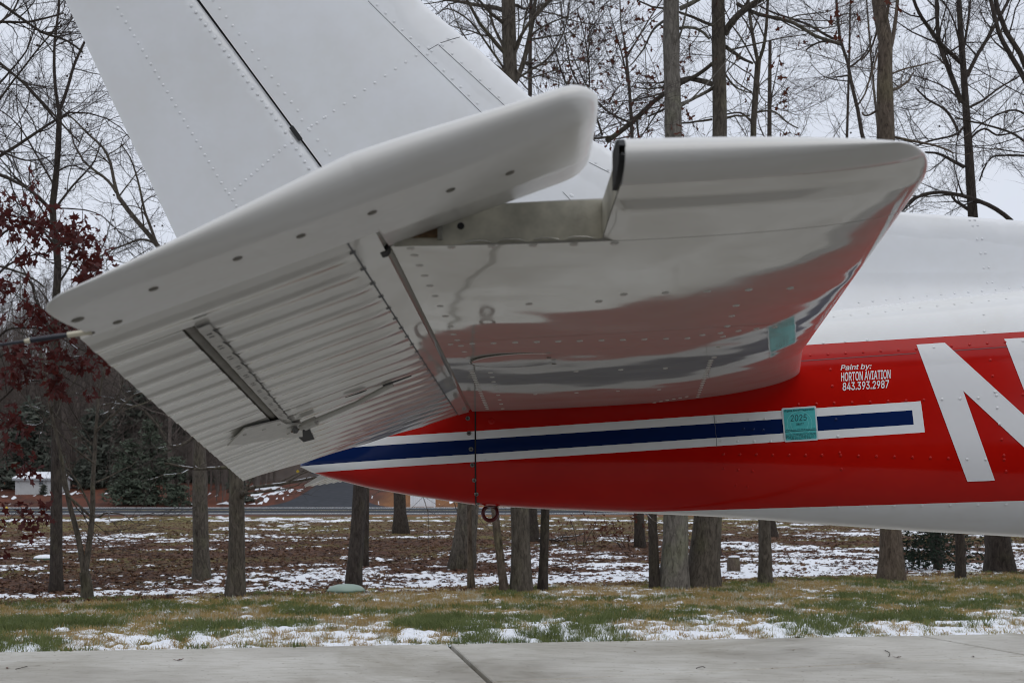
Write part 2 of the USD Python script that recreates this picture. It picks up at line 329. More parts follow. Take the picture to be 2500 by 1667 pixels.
# ---- fuselage cross-sections along X
kx = np.array([(735, 1140), (760, 1152), (800, 1166), (900, 1191), (1000, 1209), (1163, 1233), (1300, 1241), (1500, 1250), (1700, 1259), (1800, 1264), (2000, 1280), (2250, 1297), (2500, 1311)], float)
kX = np.concatenate([(kx[:, 0] - CX) / FP * 2.63, [2.2, 3.2, 4.4]]); kB = np.concatenate([EYE + (YH - kx[:, 1]) / FP * 2.63, [0.74, 0.66, 0.60]])
f_bot = lambda X: np.interp(X, kX, kB)
f_top = lambda X: np.interp(X, [-0.485, -0.44, -0.30, -0.08, 0.74, 1.18, 2.2, 3.2, 4.4], [1.0, 1.05, 1.13, 1.262, 1.350, 1.395, 1.50, 1.60, 1.66])
def f_wid(X):
    X = np.asarray(X, float)
    cone = 0.08 + 0.105 * (X + 0.08)
    q = np.clip((-0.08 - X) / 0.405, 0, 1)
    cap_ = 0.08 * np.sqrt(np.maximum(1 - q ** 2.1, 0)) - 0.0 * q
    return np.where(X < -0.08, np.maximum(cap_, 0.0015), cone)
NSE = 2.7
def side_y(X, Z):
    """the near (right hand) skin of the fuselage"""
    zb, zt = f_bot(X), f_top(X); r = np.clip(np.abs(Z - (zb + zt) / 2) / np.maximum((zt - zb) / 2, 1e-4), 0, 1)
    return YC - f_wid(X) * (1 - r ** NSE) ** (1 / NSE)
def side_px(x, y, off=0.0):
    """the spot on the right-hand skin that a surveyed mark belongs to"""
    x, y = np.asarray(x, float), np.asarray(y, float); Y = np.full(np.shape(x), 2.5)
    for _ in range(12):
        X = (x - CX) / FP * Y; Z = EYE + (YH - y) / FP * Y; Y = 0.5 * Y + 0.5 * side_y(X, Z)
    X = (x - CX) / FP * Y; Z = EYE + (YH - y) / FP * Y
    return np.stack([X, Y - off, Z], -1)
def section_loft(xs, n=72):
    a = np.linspace(0, 2 * np.pi, n, endpoint=False); out = []
    for X in xs:
        zb, zt, w = float(f_bot(X)), float(f_top(X)), float(f_wid(X))
        cs, sn = np.cos(a), np.sin(a)
        out.append(np.stack([np.full(n, X), YC - w * np.sign(cs) * np.abs(cs) ** (2 / NSE), (zb + zt) / 2 + (zt - zb) / 2 * np.sign(sn) * np.abs(sn) ** (2 / NSE)], -1))
    v = np.vstack(out); f = grid_faces(len(xs), n, True); f = np.vstack([f[:, [0, 1, 2]], f[:, [0, 2, 3]]])
    k = len(v); v = np.vstack([v, out[0].mean(0), out[-1].mean(0)]); j = np.arange(n)
    f = np.vstack([f, np.stack([np.full(n, k), (j + 1) % n, j], 1), np.stack([np.full(n, k + 1), k - n + j, k - n + (j + 1) % n], 1)])
    return v, f
# ---- painted scheme: every edge is a straight line z = s x + c on the skin
def edge_line(p, q):
    a, b = side_px(*p), side_px(*q); s = (b[2] - a[2]) / (b[0] - a[0]); return float(s), float(a[2] - s * a[0])
LN = {'red_top': edge_line((2000, 840), (2490, 810)), 'w1': edge_line((1163, 1052), (2248, 979)), 'b1': edge_line((1163, 1072), (2227, 1001)),
      'b2': edge_line((1163, 1108), (2231, 1036)), 'w2': edge_line((1163, 1127), (2258, 1055)), 'red_bot': edge_line((1480, 1252), (2490, 1222))}
E0, E1 = side_px(2248, 979), side_px(2258, 1055); G0, G1 = side_px(2227, 1001), side_px(2231, 1036)
def paint(name, rough):
    nodes = {'g': ('geometry', {}), 's': ('separate_xyz', {}), 'n': ('noise_texture', {'scale': 4.0, 'detail': 6.0, 'roughness': 0.7}),
             'rw': ('rgb_ramp', {'ramp': [(0.3, (0.74, 0.735, 0.71)), (0.6, (0.79, 0.80, 0.80))]}),
             'rr': ('rgb_ramp', {'ramp': [(0.3, (0.40, 0.005, 0.003)), (0.6, (0.47, 0.008, 0.004))]}),
             'b': ('bump', {'strength': 1.0, 'distance': 0.0010}), 'n2': ('noise_texture', {'scale': 4.5, 'detail': 2.0}),
             'p': ('principled_bsdf', {'roughness': rough, 'specular_ior_level': 0.3})}
    links = [('g.position', 's.vector'), ('g.position', 'n.vector'), ('g.position', 'n2.vector'), ('n.fac', 'rw.fac'), ('n.fac', 'rr.fac'), ('n2.fac', 'b.height'), ('b.normal', 'p.normal')]
    def below(key, sc):
        nodes[key + 'm'] = ('math', {'math_type': 'multiply_add', 'value2': -sc[0]}); nodes[key] = ('math', {'math_type': 'less_than', 'value2': sc[1]})
        links.extend([('s.x', key + 'm.value1'), ('s.z', key + 'm.value3'), (key + 'm.value', key + '.value1')])
    for k, sc in LN.items(): below(k, sc)
    def ahead(key, a, b):                                             # 1 where x is aft of the slanted end line
        m = (b[0] - a[0]) / (b[2] - a[2])
        nodes[key + 'm'] = ('math', {'math_type': 'multiply_add', 'value2': -float(m)}); nodes[key] = ('math', {'math_type': 'less_than', 'value2': float(a[0] - m * a[2])})
        links.extend([('s.z', key + 'm.value1'), ('s.x', key + 'm.value3'), (key + 'm.value', key + '.value1')])
    ahead('e', E0, E1); ahead('ge', G0, G1)
    def minus(k, a, b): nodes[k] = ('math', {'math_type': 'subtract'}); links.extend([(a, k + '.value1'), (b, k + '.value2')])
    def times(k, a, b): nodes[k] = ('math', {'math_type': 'multiply'}); links.extend([(a, k + '.value1'), (b, k + '.value2')])
    minus('mr', 'red_top.value', 'red_bot.value'); minus('mw', 'w1.value', 'w2.value'); times('mwe', 'mw.value', 'e.value'); minus('mb', 'b1.value', 'b2.value'); times('mbe', 'mb.value', 'ge.value')
    for k, f_, b_ in (('c1', 'mr', 'rr.color'), ('c2', 'mwe', 'rw.color'), ('c3', 'mbe', None)):
        nodes[k] = ('mix_color', {'use_clamp': False} if b_ else {'use_clamp': False, 'b': (0.005, 0.016, 0.075)})
        links.append((f_ + '.value', k + '.fac'))
        if b_: links.append((b_, k + '.b'))
    links.extend([('rw.color', 'c1.a'), ('c1.result', 'c2.a'), ('c2.result', 'c3.a'), ('c3.result', 'p.base_color')])
    return usdkit.material(stage, L + name, nodes, links, surface='p.BSDF')
M_paint = paint('red_white_blue_paint', 0.10)
seamX = -0.082
put('fuselage', section_loft(np.concatenate([np.linspace(seamX + 0.002, 1.3, 60), np.linspace(1.4, 4.4, 14)])), M_paint, plane, smooth=50)
def tail_cap_grid():
    xs = -0.08 - 0.405 * np.sin(np.linspace(0.02, 1, 40) * np.pi / 2)
    return section_loft(np.concatenate([[seamX - 0.0005], xs[1:]])[::-1])
put('tail_cap', tail_cap_grid(), M_paint, plane, smooth=50)
# seam ring between cap and cone
def ring_at(X, grow, w):
    a = np.linspace(0, 2 * np.pi, 90, endpoint=False); zb, zt, wd = float(f_bot(X)), float(f_top(X)), float(f_wid(X)); cs, sn = np.cos(a), np.sin(a)
    R_ = lambda x, g: np.stack([np.full(90, x), YC - (wd + g) * np.sign(cs) * np.abs(cs) ** (2 / NSE), (zb + zt) / 2 + ((zt - zb) / 2 + g) * np.sign(sn) * np.abs(sn) ** (2 / NSE)], -1)
    return np.vstack([R_(X - w, -.004), R_(X - w, grow), R_(X + w, grow), R_(X + w, -.004)]), grid_faces(4, 90, True)
put('cap_seam', ring_at(seamX + 0.0005, 0.0006, 0.0016), M_dark, plane, smooth=30)

# ---- decals and fastenings on the skin
def flat_mesh(poly, step):
    """a polygon as a fine triangle sheet in its plane"""
    polys = getattr(poly, 'geoms', [poly]); V, Fa, n = [], [], 0
    for q in polys:
        v, f = trimesh.creation.triangulate_polygon(q, engine='earcut')
        v3, f3 = trimesh.remesh.subdivide_to_size(np.c_[v, np.zeros(len(v))], f, step, max_iter=12)
        V.append(v3[:, :2]); Fa.append(f3 + n); n += len(v3)
    return np.vstack(V), np.vstack(Fa)
def decal(poly, step, off, mat, name, **kw):
    v, f = flat_mesh(poly, step)
    m = side_px(v[:, 0], v[:, 1], off)
    return put(name, (m, f), mat, plane, smooth=True, **kw)
N1 = Polygon([(2238, 841.5), (2306, 837), (2350, 952), (2428, 1172), (2362, 1175)])
N2 = Polygon([(2306, 837), (2565, 1073), (2584, 1169), (2350, 952), (2290, 838)])
N3 = Polygon([(2452, 827.5), (2522, 824), (2650, 1158), (2584, 1168)])
decal(shapely.union_all([N1, N2.intersection(Polygon([(2238, 800), (2452, 800), (2620, 1200), (2362, 1200)])), N3]).buffer(0.5), 24, 0.0007, M_letter, 'registration_letter')
def text_px(text, x, y, height, width, slope, shear=0.0, bold=True):
    """lettering as outlines in survey marks: baseline from (x, y), capitals "height" tall, whole line "width" wide"""
    m = meshkit.text_mesh(text, 1.0, 0.01, bold); v, f = vf(m)
    top = v[:, 2] > 0.005; nrm = trimesh.Trimesh(v, f, process=False).face_normals
    f = f[nrm[:, 2] > 0.9]; s = width / (v[:, 0].max() - v[:, 0].min()); u = (v[:, 0] - v[:, 0].min()) * s + shear * v[:, 1] * height
    return np.stack([x + u, y - v[:, 1] * height + slope * u], -1), f
def text_decal(mat, name, *a, off=0.0008, **k):
    v, f = text_px(*a, **k); k_, inv = np.unique(f, return_inverse=True)
    put(name, (side_px(v[k_, 0], v[k_, 1], off), inv.reshape(f.shape)), mat, plane)
text_decal(M_letter, 'painter_lettering', 'Paint by:', 2052, 903.5, 12.0, 74, -0.055, shear=0.22)
text_decal(M_letter, 'painter_lettering', 'HORTON AVIATION', 2053, 930.5, 20.5, 121, -0.060)
text_decal(M_letter, 'painter_lettering', '843.393.2987', 2057, 953, 18.5, 113, -0.060)
# registration sticker
M_stk_w = simple('sticker_white', (0.60, 0.66, 0.68), 0.3); M_stk = simple('sticker_teal', (0.085, 0.47, 0.47), 0.3, 0, (90, 0.85)); M_ink = simple('sticker_ink', (0.006, 0.05, 0.06), 0.4); M_stk_l = simple('sticker_pale_print', (0.17, 0.56, 0.56), 0.3)
def quad(a, b, c, d): return Polygon([a, b, c, d])
sq = quad((1907.5, 996.5), (1992, 990.5), (1998, 1074), (1915, 1079))
decal(sq.buffer(-4).buffer(4), 14, 0.0010, M_stk_w, 'registration_sticker', label='teal registration sticker on the stripe')
decal(sq.buffer(-7).buffer(3.2), 14, 0.0013, M_stk, 'sticker_face')
ringp = Point(1951.5, 1034).buffer(31).difference(Point(1951.5, 1034).buffer(29.6)).union(Point(1951.5, 1034).buffer(22).difference(Point(1951.5, 1034).buffer(20.8))).intersection(sq.buffer(-6))
decal(ringp, 14, 0.0015, M_stk_l, 'sticker_print')
for tx in (('Virginia Aircraft Registration', 1913.5, 1005.5, 4.6, 74, -0.068), ('2025', 1930, 1028.5, 15.5, 39, -0.06), ('38877', 1943.5, 1038, 5.0, 18, -0.06),
           ('NOT VALID AFTER DEC 31', 1918, 1050, 2.6, 38, -0.06), ('EXPIRES DEC 31', 1960, 1047.3, 2.6, 30, -0.06)):
    if tx[0].startswith(('NOT', 'EXP')): continue
    text_decal(M_ink, 'sticker_print', *tx, off=0.0017, bold=tx[0] != '2025')
bars = [quad((1916, 1053), (1993.5, 1047.8), (1993.6, 1049.3), (1916.1, 1054.6))]
rb = random.Random(4)
for k in range(6):                                                   # the small print is far too small to read: broken grey lines
    y0 = 1057.5 + k * 3.0 if k else 1049.5; x = 1918.0 if k != 5 else 1930.0; xe = 1991.0 if k != 5 else 1980.0
    while x < xe:
        w = rb.uniform(3, 9); w = min(w, xe - x); dy = -(x - 1917) * 0.065
        bars.append(quad((x, y0 + dy), (x + w, y0 + dy - .3), (x + w, y0 + dy + 0.9), (x, y0 + dy + 1.2))); x += w + rb.uniform(1, 2)
decal(shapely.union_all(bars), 20, 0.0016, M_ink, 'sticker_print')

def dome(p, n, r, h, k=7):
    """a rivet or screw head: centre, outward normal, radius, height"""
    n = np.asarray(n, float); n = n / np.linalg.norm(n); u = np.cross(n, [0.3, 0.2, 0.93]); u /= np.linalg.norm(u); w = np.cross(n, u)
    a = np.arange(k) * 2 * np.pi / k; ringv = lambda rr, hh: p + rr * (np.cos(a)[:, None] * u + np.sin(a)[:, None] * w) + hh * n
    v = np.vstack([ringv(r, -0.0004), ringv(r * 0.78, h * 0.72), [p + h * n]])
    f = [[j, (j + 1) % k, k + (j + 1) % k] for j in range(k)] + [[j, k + (j + 1) % k, k + j] for j in range(k)] + [[k + j, k + (j + 1) % k, 2 * k] for j in range(k)]
    return v, np.array(f)
def skin_normal(p, e=0.004):
    X, Z = p[0], p[2]
    dx = (side_y(X + e, Z) - side_y(X - e, Z)) / (2 * e); dz = (side_y(X, Z + e) - side_y(X, Z - e)) / (2 * e)
    return np.array([dx, -1.0, dz])
fr, fr2 = [], []; NPOLY = shapely.union_all([N1, N2, N3]).buffer(1)
def C6(x, y): return (1500 + x / 2.091, 500 + y / 2.091)               # marks read off an enlargement
for p0, p1, n in ((C6(1000, 768), C6(1540, 735), 7), (C6(1631, 727), C6(2085, 694), 6), (C6(940, 1018), C6(1580, 995), 8), (C6(558, 1272), C6(1060, 1278), 7), (C6(1155, 1278), C6(1705, 1293), 7),
                  (C6(525, 1105), C6(768, 1093), 4), (C6(545, 1206), C6(798, 1207), 4), (C6(1120, 572), C6(2000, 480), 11), (C6(1672, 992), C6(1857, 985), 3), (C6(1950, 972), C6(2085, 968), 2),
                  (C6(1800, 1298), C6(1990, 1300), 3), (C6(1103, 840), C6(1160, 1350), 7), (C6(1920, 792), C6(2000, 1360), 8), (C6(1885, 560), C6(1888, 645), 2), (C6(1000, 1545), C6(2000, 1530), 8),
                  (C6(560, 1345), C6(705, 1358), 3), (C6(620, 1432), C6(680, 1438), 2), (C6(1067, 705), C6(1290, 690), 3), (C6(660, 1143), C6(760, 1148), 3)):
    for x, y in rows_of(p0, p1, n):
        q = side_px(x, y); (fr2 if NPOLY.contains(Point(x, y)) else fr).append(dome(q + (0, -.0007 if NPOLY.contains(Point(x, y)) else 0, 0), skin_normal(q), 0.0034, 0.0013))
put('fuselage_rivets', join(*fr), M_paint, plane, smooth=60, kind='stuff'); put('letter_rivets', join(*fr2), M_letter, plane, smooth=60, kind='stuff')
for x, y in ((1142, 1021), (1145, 1057), (1150, 1096), (1153, 1135), (1158, 1172), (1163, 1206), (1167, 1229)):
    q = side_px(x, y); nrm = skin_normal(q)
    s_ = put('screw', dome(q, nrm, 0.0056, 0.0022, 10), M_steel, plane, smooth=40)
    n_ = nrm / np.linalg.norm(nrm); u_ = np.cross(n_, [0, 0, 1.0]); u_ /= np.linalg.norm(u_); w_ = np.cross(n_, u_); c_ = q + n_ * 0.0023
    ms = []
    for a_, b_ in ((u_, w_), (w_, u_)):
        ms.append((np.array([c_ - a_ * .0026 - b_ * .0007, c_ + a_ * .0026 - b_ * .0007, c_ + a_ * .0026 + b_ * .0007, c_ - a_ * .0026 + b_ * .0007]), np.array([[0, 1, 2, 3]])))
    put('screw_slot', join(*ms), M_dark, s_)
# plugs on the red band behind the seam and at the stabilizer root
for x, y, r in ((1200, 1028, 0.008), (1942, 899, 0.0075), (1183, 1125, 0.0055)):
    q = side_px(x, y); put('round_plug', dome(q, skin_normal(q), r, 0.0016, 14), M_paint, plane, smooth=50)
# seams of the fuselage skin, drawn as thin sealed joints
def skin_strip(pts, wpx, off=0.0005):
    return decal(LineString(pts).buffer(wpx / 2, cap_style=2), 30, off, M_seam, 'skin_joint')
skin_strip([C6(945, 797), C6(1540, 757)], 1.4); skin_strip([C6(1732, 744), C6(2120, 716)], 1.4)
skin_strip([C6(508, 1075), C6(513, 1122)], 1.2); skin_strip([C6(520, 1190), C6(523, 1236)], 1.2); skin_strip([C6(513, 1122), C6(520, 1190)], .9)
# tie-down ring
tz = float(f_bot(-0.05)); ang = np.linspace(0, 2 * np.pi, 33)
ringc = np.array([-0.050, YC, tz - 0.0165])
put('tie_down_ring', tube(np.stack([ringc[0] + 0.0165 * np.cos(ang), np.full(33, YC) + 0.004 * np.sin(ang), ringc[2] + 0.0165 * np.sin(ang)], -1), 0.0046, 8), M_ring, plane, smooth=60)
put('ring_flange', tube([(-0.045, YC, tz + 0.012), (-0.045, YC, tz - 0.001), (-0.045, YC, tz - 0.003)], [0.017, 0.017, 0.012], 16), M_ring, plane, smooth=35)

# ---- thick plates (fin, rudder, dorsal fin) in the centre plane
def thick_plate(poly, half, step, rough=0.0, seed=0):
    """poly in (x, z); half(x, z) gives the half thickness"""
    b = poly.segmentize(step); bp = np.array(b.exterior.coords)[:-1]
    x0, z0, x1, z1 = poly.bounds; g = np.stack(np.meshgrid(np.arange(x0, x1, step), np.arange(z0, z1, step)), -1).reshape(-1, 2)
    g = g[shapely.contains_xy(poly.buffer(-step * 0.45), g[:, 0], g[:, 1])]
    extra = [np.array(poly.buffer(-d).segmentize(step).exterior.coords)[:-1] for d in (0.004, 0.012) if not poly.buffer(-d).is_empty]
    P = np.vstack([bp] + extra + [g]); t = Delaunay(P).simplices
    cen = P[t].mean(1); t = t[shapely.contains_xy(poly, cen[:, 0], cen[:, 1])]
    area = ((P[t][:, 1] - P[t][:, 0])[:, 0] * (P[t][:, 2] - P[t][:, 0])[:, 1] - (P[t][:, 1] - P[t][:, 0])[:, 1] * (P[t][:, 2] - P[t][:, 0])[:, 0]); t = t[np.abs(area) > 1e-9]; area = area[np.abs(area) > 1e-9]
    t[area < 0] = t[area < 0][:, ::-1]
    h = half(P[:, 0], P[:, 1]); n = len(P)
    near = np.c_[P[:, 0], YC - h, P[:, 1]]; far = np.c_[P[:, 0], YC + h, P[:, 1]]
    m = len(bp); j = np.arange(m); wall = np.stack([j, (j + 1) % m, n + (j + 1) % m, n + j], 1)
    wall = np.vstack([wall[:, [0, 2, 1]], wall[:, [0, 3, 2]]])
    return np.vstack([near, far]), np.vstack([t, t[:, ::-1] + n, wall])
FY = 2.60
def fpx(x, y, Y=FY): p = at(x, y, Y); return (p[0], p[2])
hinge = lambda z: -0.4225 - 0.737 * (z - 1.66)
te = lambda z: -0.766 - 0.469 * (z - 1.513)
le_pts = np.array([(-0.62, 2.62), fpx(1035, 0), fpx(1170, 110), fpx(1305, 235), fpx(1400, 303), fpx(1515, 372), (0.40, 1.655), (0.62, 1.615), fpx(2200, 509), fpx(2500, 531), (1.8, 1.53), (2.4, 1.52)])
le = LineString(le_pts)
fin_poly = Polygon([(hinge(1.22) + .0022, 1.22), (hinge(2.62) + 0.0022, 2.62)] + [tuple(p) for p in le_pts[:6]] + [(0.25, 1.25)])
dorsal_poly = Polygon([tuple(p) for p in le_pts[5:]] + [(2.4, 1.47), (1.2, 1.37), (0.253, 1.27)])
def nose(d, Ln, H): return H * np.sqrt(np.clip(1 - (1 - np.clip(d / Ln, 0, 1)) ** 2, 0, 1))
def fin_half(x, z):
    d = shapely.distance(shapely.points(x, z), le); aft = (hinge(z) + 0.004) - x
    return np.maximum(nose(d, 0.22, 0.034 - 0.008 * (z - 1.4)) * (1 - 0.10 * np.exp(aft / 0.12)), 0.0004)
def dorsal_half(x, z):
    d = shapely.distance(shapely.points(x, z), le)
    return np.maximum(0.002 + nose(d, 0.10, 0.022) + 0.030 * np.clip((1.50 - z) / 0.16, 0, 1) ** 3, 0.0015)
M_fin_near = M_fin
put('fin', thick_plate(fin_poly, fin_half, 0.022), M_fin, plane, smooth=50)
put('dorsal_fin', thick_plate(dorsal_poly, dorsal_half, 0.03), M_fin, plane, smooth=50)
rud_poly = Polygon([(hinge(1.24) - .0022, 1.24), (hinge(2.62) - .0022, 2.62), (te(2.62), 2.62), (te(1.16), 1.16)])
def rud_half(x, z):
    u = np.clip((hinge(z) - 0.004 - x) / (hinge(z) - te(z)), 0, 1); H = 0.031 - 0.008 * (z - 1.4)
    roll = np.where(u < 0.075, 1.02 - 0.35 * ((0.075 - u) / 0.075) ** 2, 1.0)
    return np.maximum(H * (1 - u) ** 0.9 * roll, 0.0012)
put('rudder', thick_plate(rud_poly, rud_half, 0.02), M_fin, plane, smooth=50)
# dark gap along the rudder hinge and the slot at the hinge bracket
def side_sheet(pts, half, lift, mat, name, width_m, parent=plane):
    q = LineString(pts).buffer(width_m / 2, cap_style=2).segmentize(0.02); v, f = trimesh.creation.triangulate_polygon(q, engine='earcut')
    v3, f3 = trimesh.remesh.subdivide_to_size(np.c_[v, np.zeros(len(v))], f, 0.03, max_iter=10)
    put(name, (np.c_[v3[:, 0], YC - half(v3[:, 0], v3[:, 1]) - lift, v3[:, 1]], f3), mat, parent, smooth=True)
def const(h): return lambda x, z: np.full(np.shape(x), h)
put('rudder_gap', thick_plate(Polygon([(hinge(1.24) - .006, 1.24), (hinge(2.62) - .006, 2.62), (hinge(2.62) + .006, 2.62), (hinge(1.24) + .006, 1.24)]), const(0.018), 0.03), M_dark, plane)
side_sheet([fpx(710, 309), fpx(734, 342)], lambda x, z: np.maximum(fin_half(x, z), rud_half(x, z)), 0.0009, M_dark, 'hinge_slot', 0.0105)
fin_rows = [((1358, -2), (1900, 705), 15, .0042), ((2077, 748), (1968, 822), 3, .004), ((2010, 858), (2060, 922), 2, .004)]
C1 = lambda x, y: (x / 2.614, y / 2.614)
C2 = lambda x, y: (800 + x / 2.614, y / 2.614)
rows = [(C1(1358, -2), C1(1900, 705), 14, fin_half), (C1(1926, 765), C1(2077, 960), 4, fin_half), (C1(2077, 748), C1(1968, 822), 3, fin_half),
        (C2(40, 708), C2(563, 350), 9, fin_half), (C2(-25, 752), C2(-180, 850), 3, fin_half), (C2(314, 25), C2(1008, 708), 14, fin_half), (C2(733, 278), C2(1152, 664), 8, fin_half), (C2(640, 300), C2(790, 248), 3, fin_half), (C2(660, 318), C2(765, 230), 3, fin_half),
        (C2(12, 985), C2(62, 1045), 2, fin_half), (C2(1712, 1032), C2(1790, 1075), 2, fin_half), (C2(1553, 1245), C2(1560, 1250), 2, fin_half),
        (C1(733, 30), C1(1428, 1198), 27, rud_half), (C1(1217, 32), C1(1820, 840), 21, rud_half), (C1(1862, 905), C1(1997, 1113), 6, rud_half), (C1(1488, 1197), C1(1817, 930), 10, rud_half), (C1(1451, 1225), C1(1520, 1340), 4, rud_half)]
fv = []
for p0, p1, n, hf in rows:
    for x, y in rows_of(p0, p1, n):
        X, Z = fpx(x, y); h = float(hf(np.array(X), np.array(Z)))
        fv.append(dome(np.array([X, YC - h, Z]), [0, -1, 0.0], 0.0040, 0.0009))
put('fin_rivets', join(*fv), M_fin, plane, smooth=60, kind='stuff')
for pts in ([C2(255, 0), C2(1005, 740)], [C2(708, 278), C2(1155, 690)], [C2(640, 313), C2(720, 262), C2(842, 212)], [C2(1670, 1030), C2(1800, 1095)], [C2(1500, 1225), C2(1555, 1285)]):
    side_sheet([fpx(*q) for q in pts], fin_half, 0.0005, M_seam, 'skin_joint', 0.0011)
dv = []
C3 = lambda x, y: (1900 + x / 2.9, y / 2.9)
for x, y in [C6(a, b) for a, b in ((1830, 70), (1857, 68), (1842, 100), (1868, 98), (1860, 172), (1886, 170), (1876, 245), (1900, 243), (1890, 320), (1916, 318), (1905, 398), (1931, 396))] + rows_of(C6(1240, 505), C6(2085, 420), 13):
    X, Z = fpx(x, y); h = float(dorsal_half(np.array(X), np.array(Z))); dv.append(dome(np.array([X, YC - h, Z]), [0, -1, 0.05], 0.0034, 0.0012))
put('dorsal_rivets', join(*dv), M_fin, plane, smooth=60, kind='stuff')

# ---- horizontal stabilizers, right (near) and left (far)
def zmid(X, b): return 1.163 + X * (0.060 - 0.0128 * b) - 0.0078 * b
def th_full(b): return 0.105 - 0.0414 * np.clip(b, 0, 1.70)
B_IN, B_FLAT, B_TIP = 1.622, 1.786, 1.821
def x_le(b):
    b = np.asarray(b, float); s = 0.515 - np.where(b > 0.57, 0.169, 0.240) * (b - 0.57)
    q = np.clip((b - 1.70) / (B_TIP - 1.70), 0, 1)
    return s + 0.007 - 0.042 * (1 - np.sqrt(np.maximum(1 - q ** 2, 0)))
def x_rear_in(b): return -0.0885 - 0.0116 * (b - 0.08)
def stab_part(b_list, x_rear, sgn, wav=0.00045, n_u=46, close_in=True, close_out=True, tip=False):
    u = np.linspace(0, 1, n_u); out = []
    for b in b_list:
        xl = float(x_le(b)); xr = x_rear if x_rear is not None else x_rear_in(b); H = float(th_full(b)) / 2
        k = 1.0
        up_ = 0.0
        if b > B_FLAT:
            q_ = (b - B_FLAT) / (B_TIP - B_FLAT); k = math.sqrt(max(1 - q_ ** 2, 0.0006)) * (1 + 0.20 * float(sstep(q_ / 0.3))); up_ = -0.0010 * float(sstep(q_ / 0.35))
        Ln = 0.34 - 0.055 * b
        # upper surface from rear to nose, lower surface back
        s = np.sin(u * np.pi / 2) ** 1.0
        xs = xr + (xl - xr) * s
        h = nose(xl - xs, Ln, H) * (1 - 0.16 * np.clip((xl - xs - Ln) / (xl - xr - Ln), 0, 1) ** 2)
        up = np.stack([xs, np.full(n_u, b), zmid(xs, b) + up_ + h * k], -1); lo = np.stack([xs, np.full(n_u, b), zmid(xs, b) + up_ - h * k], -1)[::-1][1:]
        out.append(np.vstack([up, lo]))
    A = np.array(out); nz = meshkit.fbm(np.stack([A[..., 0] * 7, A[..., 1] * 9, A[..., 2] * 0], -1), 3, 31) - 0.5
    A[..., 2] += wav * nz * 2
    n = A.shape[1]; v = A.reshape(-1, 3); f = grid_faces(len(b_list), n, True)
    f = np.vstack([f[:, [0, 1, 2]], f[:, [0, 2, 3]]])
    ends = []
    h2 = n // 2
    for row, on, flip in ((0, close_in, False), (len(b_list) - 1, close_out, True)):
        if on:
            o = row * n; q = [[o + i, o + i + 1, o + n - 1 - i - 1] for i in range(h2)] + [[o + i, o + n - 2 - i, o + n - 1 - i] for i in range(h2)]
            q = [t for t in q if len(set(t)) == 3]; ends.append(np.array(q)[:, ::-1] if flip else np.array(q))
    f = np.vstack([f] + ends)
    return np.c_[v[:, 0], YC - sgn * v[:, 1], v[:, 2]], (f if sgn > 0 else f[:, ::-1])
XR_IN, XR_OUT = -0.107, 0.080
for sgn in (1, -1):
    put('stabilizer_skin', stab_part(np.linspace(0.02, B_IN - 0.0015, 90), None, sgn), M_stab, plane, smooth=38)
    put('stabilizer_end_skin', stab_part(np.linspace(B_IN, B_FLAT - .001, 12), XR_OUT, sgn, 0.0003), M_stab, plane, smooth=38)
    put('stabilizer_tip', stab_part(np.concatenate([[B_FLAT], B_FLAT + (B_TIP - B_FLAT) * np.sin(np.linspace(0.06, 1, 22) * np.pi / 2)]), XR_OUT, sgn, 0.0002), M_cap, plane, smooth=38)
def zlo(X, b): return zmid(X, b) - th_full(b) / 2 * (1 - 0.10)
# closing rib seen in the horn notch, with flange, lightening marks
bi = B_IN + 0.0008
ribx = np.linspace(XR_IN + 0.004, XR_OUT - 0.001, 24); hb = th_full(B_IN) / 2 * 0.90
rv = np.vstack([np.stack([ribx, np.full(24, YC - bi), zmid(ribx, B_IN) + s * hb], -1) for s in (-1, 1)])
put('notch_rib', (rv, grid_faces(2, 24)), M_spar, plane)
put('tip_closing_rib', (np.array([(XR_OUT - .0008, YC - b_, zmid(XR_OUT, b_) + s * th_full(b_) / 2 * 0.86) for b_ in (B_IN, 1.70, 1.785) for s in (-1, 1)]), np.array([[0, 1, 3, 2], [2, 3, 5, 4]])), M_spar, plane)
put('notch_bracket', box((-0.080, YC - bi - 0.002, 1.150), (0.030, 0.004, 0.026)), M_rust, plane)
put('notch_spar', box((-0.063, YC - bi - 0.0030, 1.150), (0.004, 0.008, 0.030)), M_alu, plane)
put('rib_hole', dome(np.array([-0.045, YC - bi - 0.0005, 1.1475]), [0, -1, 0], 0.0032, 0.0006, 14), M_dark, plane)
for k in range(4):                                                       # crimped flange lips along the lower edge
    xk = -0.030 + 0.030 * k
    put('flange_lip', tube([(xk - .011, YC - bi - .0012, zlo(xk, B_IN) + .0010), (xk - .005, YC - bi - .0018, zlo(xk, B_IN) + .0020), (xk + .005, YC - bi - .0018, zlo(xk, B_IN) + .0020), (xk + .011, YC - bi - .0012, zlo(xk, B_IN) + .001)], 0.0007, 5), M_alu, plane, smooth=50)
sb = np.linspace(1.766, B_TIP - 0.001, 12)                               # black seal on the open rear of the tip
sv2 = []
for b_ in sb:
    k = math.sqrt(max(1 - max((b_ - B_FLAT) / (B_TIP - B_FLAT), 0) ** 2, 0)); hh = th_full(b_) / 2 * 0.84 * k + 0.0008
    sv2 += [(XR_OUT + .0004, YC - b_, zmid(XR_OUT, b_) + .002 - hh), (XR_OUT - 0.0045, YC - b_ - .0004, zmid(XR_OUT, b_) + .002 - hh), (XR_OUT - 0.0045, YC - b_ - .0004, zmid(XR_OUT, b_) + hh), (XR_OUT + .0004, YC - b_, zmid(XR_OUT, b_) + hh)]
put('tip_seal', (np.array(sv2), grid_faces(len(sb), 4, True)), M_dark, plane)
